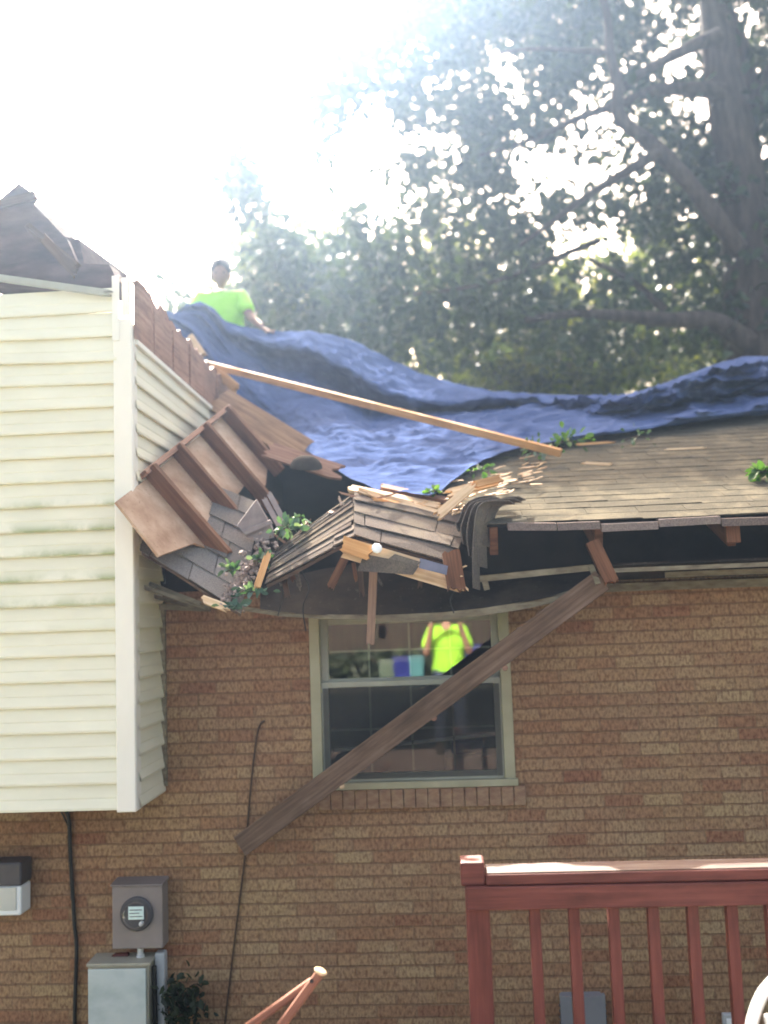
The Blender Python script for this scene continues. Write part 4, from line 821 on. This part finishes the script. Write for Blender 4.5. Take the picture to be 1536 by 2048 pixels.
holes = [(1368, 128, 62, 40), (1478, 110, 22, 40), (1400, 215, 60, 34), (1185, 222, 72, 30), (1250, 225, 50, 22), (1110, 350, 95, 46), (1190, 480, 95, 46), (1010, 150, 60, 40), (960, 60, 70, 50), (1100, 20, 60, 30), (1490, 40, 40, 40), (760, 350, 60, 70), (720, 250, 90, 60), (880, 250, 22, 40), (1130, 300, 40, 25), (1235, 330, 70, 24), (850, 500, 40, 16), (930, 480, 60, 14), (610, 360, 130, 110), (640, 60, 90, 60), (560, 130, 120, 90), (1380, 430, 20, 14), (1540, 330, 20, 30), (660, 490, 34, 18), (1290, 400, 24, 18), (1050, 410, 40, 22)]
def dens(u, v):
    edge = np.interp(v, [-200, 0, 100, 180, 300, 400, 520, 600, 760, 900], [960, 900, 800, 690, 600, 520, 455, 400, 330, 330])
    d = np.clip((u-edge)/80, 0, 1)
    d = d*(1-.2*((v < 200) & (u < 1000)))
    for (a, b_, ra, rb) in holes:
        d = d*np.where(((u-a)/ra)**2+((v-b_)/rb)**2 < 1, .03, 1)
    # scattered sprays beyond the edge
    for (a, b_, r_) in ((700, 160, 45), (640, 215, 35), (560, 190, 22), (520, 250, 22), (480, 330, 34), (500, 400, 42), (470, 370, 25), (860, 180, 50), (900, 20, 70), (580, 30, 30), (530, 290, 18), (600, 10, 20), (610, 130, 14), (760, 110, 16), (800, 90, 16), (350, 600, 24), (370, 575, 14)):
        d = np.maximum(d, .9*(((u-a)**2+(v-b_)**2) < r_*r_))
    return d
def scatter(n, Y0, Y1, vlo, vhi, ulo, uhi, fn, rs, per, spread):
    r = np.random.default_rng(rs); out = []
    while len(out) < n:
        u = r.uniform(ulo, uhi); v = r.uniform(vlo, vhi); cl = mnoise.noise(V((u*.012, v*.012, rs)))+.6*mnoise.noise(V((u*.03, v*.03, rs+5)))
        if r.random() < fn(u, v)*min(1, max(.06, .62+.75*cl)): out.append((u, v, r.uniform(Y0, Y1)))
    c = np.array([P(*k) for k in out]); k = np.repeat(c, per, 0)
    return k+r.normal(size=k.shape)*spread
cc = scatter(2650, 11.9, 16.5, -260, 720, 330, 1800, lambda u, v: float(dens(u, v))*(1 if v < 560 else .75), 3, 15, .13)
rg = np.random.default_rng(19); st_ = []                # boughs added out of view along the sun rays to shade the upper roof
while len(st_) < 900:
    x_, y_ = rg.uniform(.6, 6), rg.uniform(5.9, 9)
    if mnoise.noise(V((x_*1.1, y_*2.2, 3)))+.25 < 0: continue
    p = V((x_, y_, zroof(y_))); k_ = (rg.uniform(12.2, 16)-p.z)/tosun.z; st_.append(tuple(p+tosun*k_))
cc2 = np.repeat(np.array(st_), 15, 0); cc2 = cc2+rg.normal(size=cc2.shape)*.13
cc = np.concatenate([cc, cc2]); ts = np.array(tosun)
hk = (cc[:, 2]-ZE-TAN*(cc[:, 1]-YE))/(ts[2]-TAN*ts[1]); land = cc-hk[:, None]*ts   # clear sun for the lowest courses
cc = cc[~((land[:, 1] > 4.75) & (land[:, 1] < 5.9) & (land[:, 0] > .1) & (land[:, 0] < 6))]
leaves('crown', M_leaf, cc, .16, oak, seed=2, asp=.6)
# farther trees filling in below the oak
def far_tree(label, u, v, Y, ru, rv, n, seed, nm='leafy_tree'):
    b_ = P(u, 1500, Y); b_.z = 0; t = thing(nm, b_, label, 'tree', 'trees behind the house')
    k = MB(); c = P(u, v, Y); rt_ = ru/FPX*Y; rz = rv/FPX*Y
    k.tube(smoothp([b_, b_.lerp(c, .6)+V((.15, 0, 0)), c, c+V((-.2, .1, rz*.7))]), list(np.linspace(.2, .04, 19)), 9)
    rr = random.Random(seed)
    for i in range(9):
        a = b_.lerp(c, rr.uniform(.55, 1)); e = c+V((rr.uniform(-1, 1)*rt_*.8, rr.uniform(-1, 1)*rt_*.5, rr.uniform(-.5, .8)*rz)); k.tube(smoothp([a, a.lerp(e, .5)+V((0, 0, .25)), e]), list(np.linspace(.07, .02, 13)), 7)
    k.build('trunk', M_bark, t, smooth=True)
    r = np.random.default_rng(seed); m = n//14; d = r.normal(size=(m*3, 3)); d /= np.linalg.norm(d, axis=1)[:, None]; rad = r.uniform(.15, 1, m*3)**.45
    pts_ = np.array(c)+d*rad[:, None]*np.array([rt_, rt_*.7, rz]); keep = np.array([mnoise.noise(V(p_*1.1))+r.normal()*.12 > -.08 for p_ in pts_]); pts_ = pts_[keep][:m]
    kk = np.repeat(pts_, 14, 0); kk = kk+r.normal(size=kk.shape)*.17; leaves('crown', M_leaf2, kk, .17, t, seed=seed+1, asp=.6)
far_tree('yellow green tree in the middle behind the tarp ridge', 930, 640, 20, 270, 190, 8600, 31)
far_tree('bluish leafy tree rising right behind the worker', 600, 590, 18, 190, 170, 7000, 32)
far_tree('dark leafy tree low behind the oak trunk', 1330, 640, 21, 300, 190, 9000, 33)
far_tree('low bushy tree behind the dip of the tarp', 1120, 740, 17, 210, 90, 5200, 34)

# ------------------------------------------------------------------ people
def skin(nodes, edges, root):
    me = bpy.data.meshes.new('tmp'); names = list(nodes); me.from_pydata([tuple(nodes[k][0]) for k in names], [(names.index(a), names.index(b_)) for a, b_ in edges], [])
    o = bpy.data.objects.new('tmp', me); COL.objects.link(o); sm = o.modifiers.new('s', 'SKIN'); sm.use_smooth_shade = True
    for i, k in enumerate(names):
        r_ = nodes[k][1]; me.skin_vertices[0].data[i].radius = r_ if hasattr(r_, '__len__') else (r_, r_)
        me.skin_vertices[0].data[i].use_root = (k == root)
    sb_ = o.modifiers.new('u', 'SUBSURF'); sb_.levels = 2; sb_.render_levels = 2
    dg = bpy.context.evaluated_depsgraph_get(); ev_ = o.evaluated_get(dg); m2 = bpy.data.meshes.new_from_object(ev_); bpy.data.objects.remove(o); return m2
def head_mesh(mb, c, fwd, up, s=1.0):
    fwd = V(fwd).normalized(); up = (V(up)-fwd*V(up).dot(fwd)).normalized(); rt_ = fwd.cross(up); rows = []
    for i in range(17):
        th = math.pi*i/16; row = []
        for j in range(24):
            ph = 2*math.pi*j/24; x, y, z = math.sin(th)*math.sin(ph), math.sin(th)*math.cos(ph), math.cos(th)
            X, Y_, Z = x*.076, y*.095, z*.118
            if z < 0: X *= 1-.28*(-z); Y_ = Y_*(1-.12*(-z)) + (.008 if y > 0 else .0)*(-z)
            f_ = max(0, y)
            Y_ += .022*math.exp(-((x/.16)**2+((z+.10)/.16)**2))*f_ - .012*(math.exp(-(((x-.38)/.2)**2+((z-.08)/.14)**2))+math.exp(-(((x+.38)/.2)**2+((z-.08)/.14)**2)))*f_
            Y_ += .006*math.exp(-((x/.3)**2+((z+.48)/.09)**2))*f_+.010*math.exp(-((x/.3)**2+((z+.85)/.15)**2))*f_
            row.append(V(c)+(rt_*X+fwd*Y_+up*Z)*s)
        rows.append(row)
    mb.grid(rows, closed=True)
    for sx in (-1, 1): mb.lathe([(.006, -.012), (.022, -.008), (.028, .0), (.02, .008), (.006, .01)], V(c)+(rt_*sx*.077-up*.01-fwd*.01)*s, rt_*sx+fwd*-.3, 10)
def hand(mb, wrist, d, palm_n, curl=.5, side=1):
    d = V(d).normalized(); n_ = (V(palm_n)-d*V(palm_n).dot(d)).normalized(); a = d.cross(n_)*side
    nodes = {'w': (wrist, (.026, .018)), 'm': (V(wrist)+d*.045, (.036, .016)), 'k': (V(wrist)+d*.085, (.038, .014))}
    mb.add_mesh(skin(nodes, [('w', 'm'), ('m', 'k')], 'w'))
    for i, (off, L) in enumerate(((-.028, .068), (-.010, .078), (.010, .074), (.027, .056))):
        b_ = V(wrist)+d*.08+a*off; p_ = [b_]; dd = d.copy(); ax = a
        for k in range(3):
            dd = Matrix.Rotation(-curl*.75*side, 3, ax) @ dd if k or True else dd; p_.append(p_[-1]+dd*L*(.42, .33, .25)[k])
        nd = {str(k): (p_[k], (.0095, .0088, .008, .007)[k]) for k in range(4)}; mb.add_mesh(skin(nd, [('0', '1'), ('1', '2'), ('2', '3')], '0'))
    t0 = V(wrist)+d*.03-a*.03; t1 = t0-a*.025+d*.03+n_*.01; t2 = t1+d*.028-a*.006+n_*.012
    mb.add_mesh(skin({'0': (t0, .012), '1': (t1, .0105), '2': (t2, .008)}, [('0', '1'), ('1', '2')], '0'))
def person(label, J, fwd, skin_m, hair_m, legs=True):
    t = thing('person', J['root'], label, 'person'); fwd = V(fwd).normalized(); body = MB(); N = {}; E = []
    def nd(k, r_): N[k] = (J[k], r_)
    for k, r_ in (('pelvis', (.15, .11)), ('belly', (.145, .105)), ('chest', (.155, .11)), ('neckb', (.06, .06)), ('neck', (.052, .055)), ('shl', .062), ('ell', .043), ('wrl', .028), ('shr', .062), ('elr', .043), ('wrr', .028), ('hl', .095), ('kl', .062), ('al', .042), ('hr', .095), ('kr', .062), ('ar', .042)): nd(k, r_)
    E = [('pelvis', 'belly'), ('belly', 'chest'), ('chest', 'neckb'), ('neckb', 'neck'), ('chest', 'shl'), ('shl', 'ell'), ('ell', 'wrl'), ('chest', 'shr'), ('shr', 'elr'), ('elr', 'wrr'), ('pelvis', 'hl'), ('hl', 'kl'), ('kl', 'al'), ('pelvis', 'hr'), ('hr', 'kr'), ('kr', 'ar')]
    body.add_mesh(skin(N, E, 'pelvis')); head_mesh(body, J['head'], J.get('look', fwd), (0, 0, 1), 1.08)
    for s_, wk, ek, hk in ((1, 'wrl', 'ell', 'hdl'), (-1, 'wrr', 'elr', 'hdr')):
        hand(body, J[wk], J[hk] if hk in J else V(J[wk])-V(J[ek]), J.get('palm', V((0, 0, -1))), .45, s_)
    body.build('body', skin_m, t, smooth=True)
    ml = lambda a, b_, f_: V(J[a]).lerp(V(J[b_]), f_)
    sN = {'p': (ml('pelvis', 'belly', J.get('hem', -.45)), (.215, .15)), 'p2': (ml('pelvis', 'belly', .4), (.21, .15)), 'b': (J['belly'], (.2, .145)), 'c': (J['chest'], (.18, .135)), 'n': (ml('chest', 'neckb', .8), (.085, .08)), 'l': (J['shl'], .085), 'l2': (ml('shl', 'ell', .5), .085), 'l3': (ml('shl', 'ell', .82), .08), 'r': (J['shr'], .085), 'r2': (ml('shr', 'elr', .5), .085), 'r3': (ml('shr', 'elr', .82), .08)}
    sm_ = MB(); sm_.add_mesh(skin(sN, [('p', 'p2'), ('p2', 'b'), ('b', 'c'), ('c', 'n'), ('c', 'l'), ('l', 'l2'), ('l2', 'l3'), ('c', 'r'), ('r', 'r2'), ('r2', 'r3')], 'p'))
    r_ = random.Random(2)
    sm_.v = [v+V((mnoise.noise(v*9), mnoise.noise(v*9+V((5, 0, 0))), mnoise.noise(v*7)))*.012 for v in sm_.v]; sm_.build('shirt', M_lime, t, smooth=True)
    pN = {'p': (ml('pelvis', 'belly', .1), (.165, .125)), 'hl': (J['hl'], .112), 'kl': (J['kl'], .082), 'al': (ml('kl', 'al', .95), .066), 'hr': (J['hr'], .112), 'kr': (J['kr'], .082), 'ar': (ml('kr', 'ar', .95), .066)}
    pm = MB(); pm.add_mesh(skin(pN, [('p', 'hl'), ('hl', 'kl'), ('kl', 'al'), ('p', 'hr'), ('hr', 'kr'), ('kr', 'ar')], 'p')); pm.build('trousers', M_jeans, t, smooth=True)
    for k in ('al', 'ar'):
        sh_ = MB(); a = V(J[k]); dd = V(J['toe'+k[1]])-a; sh_.add_mesh(skin({'h': (a-dd*.2+V((0, 0, -.01)), .045), 'm': (a+dd*.4, (.048, .036)), 't': (a+dd, (.044, .028))}, [('h', 'm'), ('m', 't')], 'h')); sh_.build('boot', M_shoe, t, smooth=True)
    hm = MB(); c = V(J['head']); lk = V(J.get('look', fwd)).normalized(); rows = []; up = V((0, 0, 1)); up = (up-lk*up.dot(lk)).normalized(); rt_ = lk.cross(up)
    for i in range(8):
        th = math.pi*.56*i/7; rows.append([c+(rt_*math.sin(th)*math.sin(2*math.pi*j/20)*.088+lk*(math.sin(th)*math.cos(2*math.pi*j/20)*(.100 if math.cos(2*math.pi*j/20) < .2 else .098-.012*i/7)-.006)+up*(math.cos(th)*.13+(.035*i/7 if math.cos(2*math.pi*j/20) > .3 else -.02*i/7)))*1.08 for j in range(20)])
    hm.grid(rows, closed=True); hm.build('hair', hair_m, t, smooth=True)
    for s_ in (-1, 1):
        e_ = MB(); e_.lathe([(.003, .0), (.011, .003), (.012, .007), (.006, .011)], c+(rt_*s_*.031+lk*.072+up*.010)*1.08, lk, 10); e_.build('eye', M_hair, t, smooth=True)
    return t
# roofer kneeling on the ridge behind the tarp
Yw = 8.75
J = {k: P(u, v, Yw+dy) for k, (u, v, dy) in dict(head=(441, 549, -.05), neck=(442, 578, -.02), neckb=(443, 590, 0), chest=(444, 612, 0), belly=(446, 650, .02), pelvis=(447, 684, .05), shl=(402, 598, 0), ell=(380, 640, -.12), wrl=(402, 672, -.34), shr=(483, 596, 0), elr=(500, 634, -.1), wrr=(526, 655, -.3)).items()}
J['hl'] = J['pelvis']+V((-.1, 0, -.03)); J['hr'] = J['pelvis']+V((.1, 0, -.03)); zk = ZR-.02
J['kl'] = V((J['hl'].x-.06, Yw-.12, zk+.05)); J['kr'] = V((J['hr'].x+.06, Yw-.12, zk+.05)); J['al'] = J['kl']+V((0, .42, -.03)); J['ar'] = J['kr']+V((0, .42, -.03)); J['toel'] = J['al']+V((0, .12, -.12)); J['toer'] = J['ar']+V((0, .12, -.12))
J['hem'] = -.2; J['root'] = V((J['pelvis'].x, Yw, zk)); J['look'] = V((.15, -1, -.25)); J['palm'] = V((0, .3, -1)); J['hdl'] = V((.4, -.5, -.4)); J['hdr'] = V((.5, -.4, -.5))
person('worker in a lime shirt kneeling behind the blue tarp on the roof', J, (0, -1, 0), M_skin, M_hair)
# photographer on the deck, seen mirrored in the window
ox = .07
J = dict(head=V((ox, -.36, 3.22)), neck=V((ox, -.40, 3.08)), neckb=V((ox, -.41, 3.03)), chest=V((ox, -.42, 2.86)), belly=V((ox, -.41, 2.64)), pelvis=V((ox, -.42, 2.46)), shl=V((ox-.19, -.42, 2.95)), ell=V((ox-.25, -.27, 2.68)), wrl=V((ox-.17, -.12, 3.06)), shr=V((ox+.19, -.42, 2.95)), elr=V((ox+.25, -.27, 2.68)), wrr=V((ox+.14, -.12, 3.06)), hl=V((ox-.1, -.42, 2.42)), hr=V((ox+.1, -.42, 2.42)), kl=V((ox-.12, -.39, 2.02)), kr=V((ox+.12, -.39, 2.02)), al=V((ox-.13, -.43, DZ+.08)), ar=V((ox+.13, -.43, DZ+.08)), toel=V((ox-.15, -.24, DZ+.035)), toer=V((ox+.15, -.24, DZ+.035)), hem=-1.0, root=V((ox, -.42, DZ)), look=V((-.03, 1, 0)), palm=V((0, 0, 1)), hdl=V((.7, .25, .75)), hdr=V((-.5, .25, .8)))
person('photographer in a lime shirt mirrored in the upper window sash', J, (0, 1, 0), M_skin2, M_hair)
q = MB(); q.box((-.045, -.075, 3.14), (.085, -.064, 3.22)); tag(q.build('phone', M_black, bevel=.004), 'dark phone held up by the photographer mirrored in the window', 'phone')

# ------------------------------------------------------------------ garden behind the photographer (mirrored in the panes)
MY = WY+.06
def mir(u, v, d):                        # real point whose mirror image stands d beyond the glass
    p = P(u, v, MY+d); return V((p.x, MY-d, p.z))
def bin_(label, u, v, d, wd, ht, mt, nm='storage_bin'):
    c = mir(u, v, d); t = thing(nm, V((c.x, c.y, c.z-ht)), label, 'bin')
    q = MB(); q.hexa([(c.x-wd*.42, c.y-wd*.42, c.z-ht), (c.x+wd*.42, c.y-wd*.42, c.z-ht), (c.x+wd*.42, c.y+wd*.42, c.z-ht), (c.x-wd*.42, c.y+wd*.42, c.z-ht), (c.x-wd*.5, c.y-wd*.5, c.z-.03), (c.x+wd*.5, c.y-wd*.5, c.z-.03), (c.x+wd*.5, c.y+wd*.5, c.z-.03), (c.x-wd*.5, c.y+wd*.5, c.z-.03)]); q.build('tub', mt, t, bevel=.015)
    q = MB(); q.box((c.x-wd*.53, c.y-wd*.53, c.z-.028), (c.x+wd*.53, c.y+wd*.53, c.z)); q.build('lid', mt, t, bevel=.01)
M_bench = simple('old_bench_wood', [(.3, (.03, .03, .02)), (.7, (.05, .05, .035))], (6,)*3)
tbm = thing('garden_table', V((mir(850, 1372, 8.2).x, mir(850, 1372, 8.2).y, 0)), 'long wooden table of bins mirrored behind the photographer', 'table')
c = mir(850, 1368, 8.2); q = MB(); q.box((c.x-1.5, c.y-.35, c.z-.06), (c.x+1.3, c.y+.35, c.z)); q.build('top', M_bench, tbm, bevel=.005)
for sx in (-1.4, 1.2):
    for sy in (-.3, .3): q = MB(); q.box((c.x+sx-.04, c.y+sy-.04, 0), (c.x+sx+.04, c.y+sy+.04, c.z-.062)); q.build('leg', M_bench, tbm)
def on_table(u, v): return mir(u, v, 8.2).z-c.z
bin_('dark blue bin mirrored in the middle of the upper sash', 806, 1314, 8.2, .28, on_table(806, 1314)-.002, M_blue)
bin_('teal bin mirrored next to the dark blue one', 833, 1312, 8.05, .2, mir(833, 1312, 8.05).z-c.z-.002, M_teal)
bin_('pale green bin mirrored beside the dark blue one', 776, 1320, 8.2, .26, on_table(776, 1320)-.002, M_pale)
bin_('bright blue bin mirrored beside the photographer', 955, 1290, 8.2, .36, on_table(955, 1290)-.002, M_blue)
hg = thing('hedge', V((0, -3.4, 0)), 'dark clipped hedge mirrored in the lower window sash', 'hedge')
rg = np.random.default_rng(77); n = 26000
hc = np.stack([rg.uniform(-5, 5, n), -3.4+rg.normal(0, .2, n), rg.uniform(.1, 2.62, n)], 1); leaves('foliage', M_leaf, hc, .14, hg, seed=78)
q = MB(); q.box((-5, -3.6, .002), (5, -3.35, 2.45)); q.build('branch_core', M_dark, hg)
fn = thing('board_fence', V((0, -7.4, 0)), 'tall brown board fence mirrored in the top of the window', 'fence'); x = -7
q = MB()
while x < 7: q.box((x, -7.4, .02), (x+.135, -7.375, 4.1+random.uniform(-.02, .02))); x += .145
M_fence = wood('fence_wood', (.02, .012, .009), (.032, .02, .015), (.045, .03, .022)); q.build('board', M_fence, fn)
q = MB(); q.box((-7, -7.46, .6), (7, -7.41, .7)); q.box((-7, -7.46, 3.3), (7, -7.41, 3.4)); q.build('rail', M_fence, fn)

# ------------------------------------------------------------------ added scattering volume imitating lens glare
if GLARE_DENSITY:
    hz = MB(); hz.box((-60, -30, -1), (60, 40, 24)); m = bpy.data.materials.new('glare_veil'); m.use_nodes = True; nt = m.node_tree; nt.nodes.remove(nt.nodes['Principled BSDF'])
    pv = nt.nodes.new('ShaderNodeVolumePrincipled'); pv.inputs['Color'].default_value = (.46, .66, 1, 1); pv.inputs['Density'].default_value = GLARE_DENSITY; pv.inputs['Anisotropy'].default_value = .86
    nt.links.new(pv.outputs[0], nt.nodes['Material Output'].inputs['Volume']); tag(hz.build('glare_veil', m, loc=(0, 0, 0)), kind='stuff', label='added thin scattering volume imitating lens glare', cat='glare_veil')
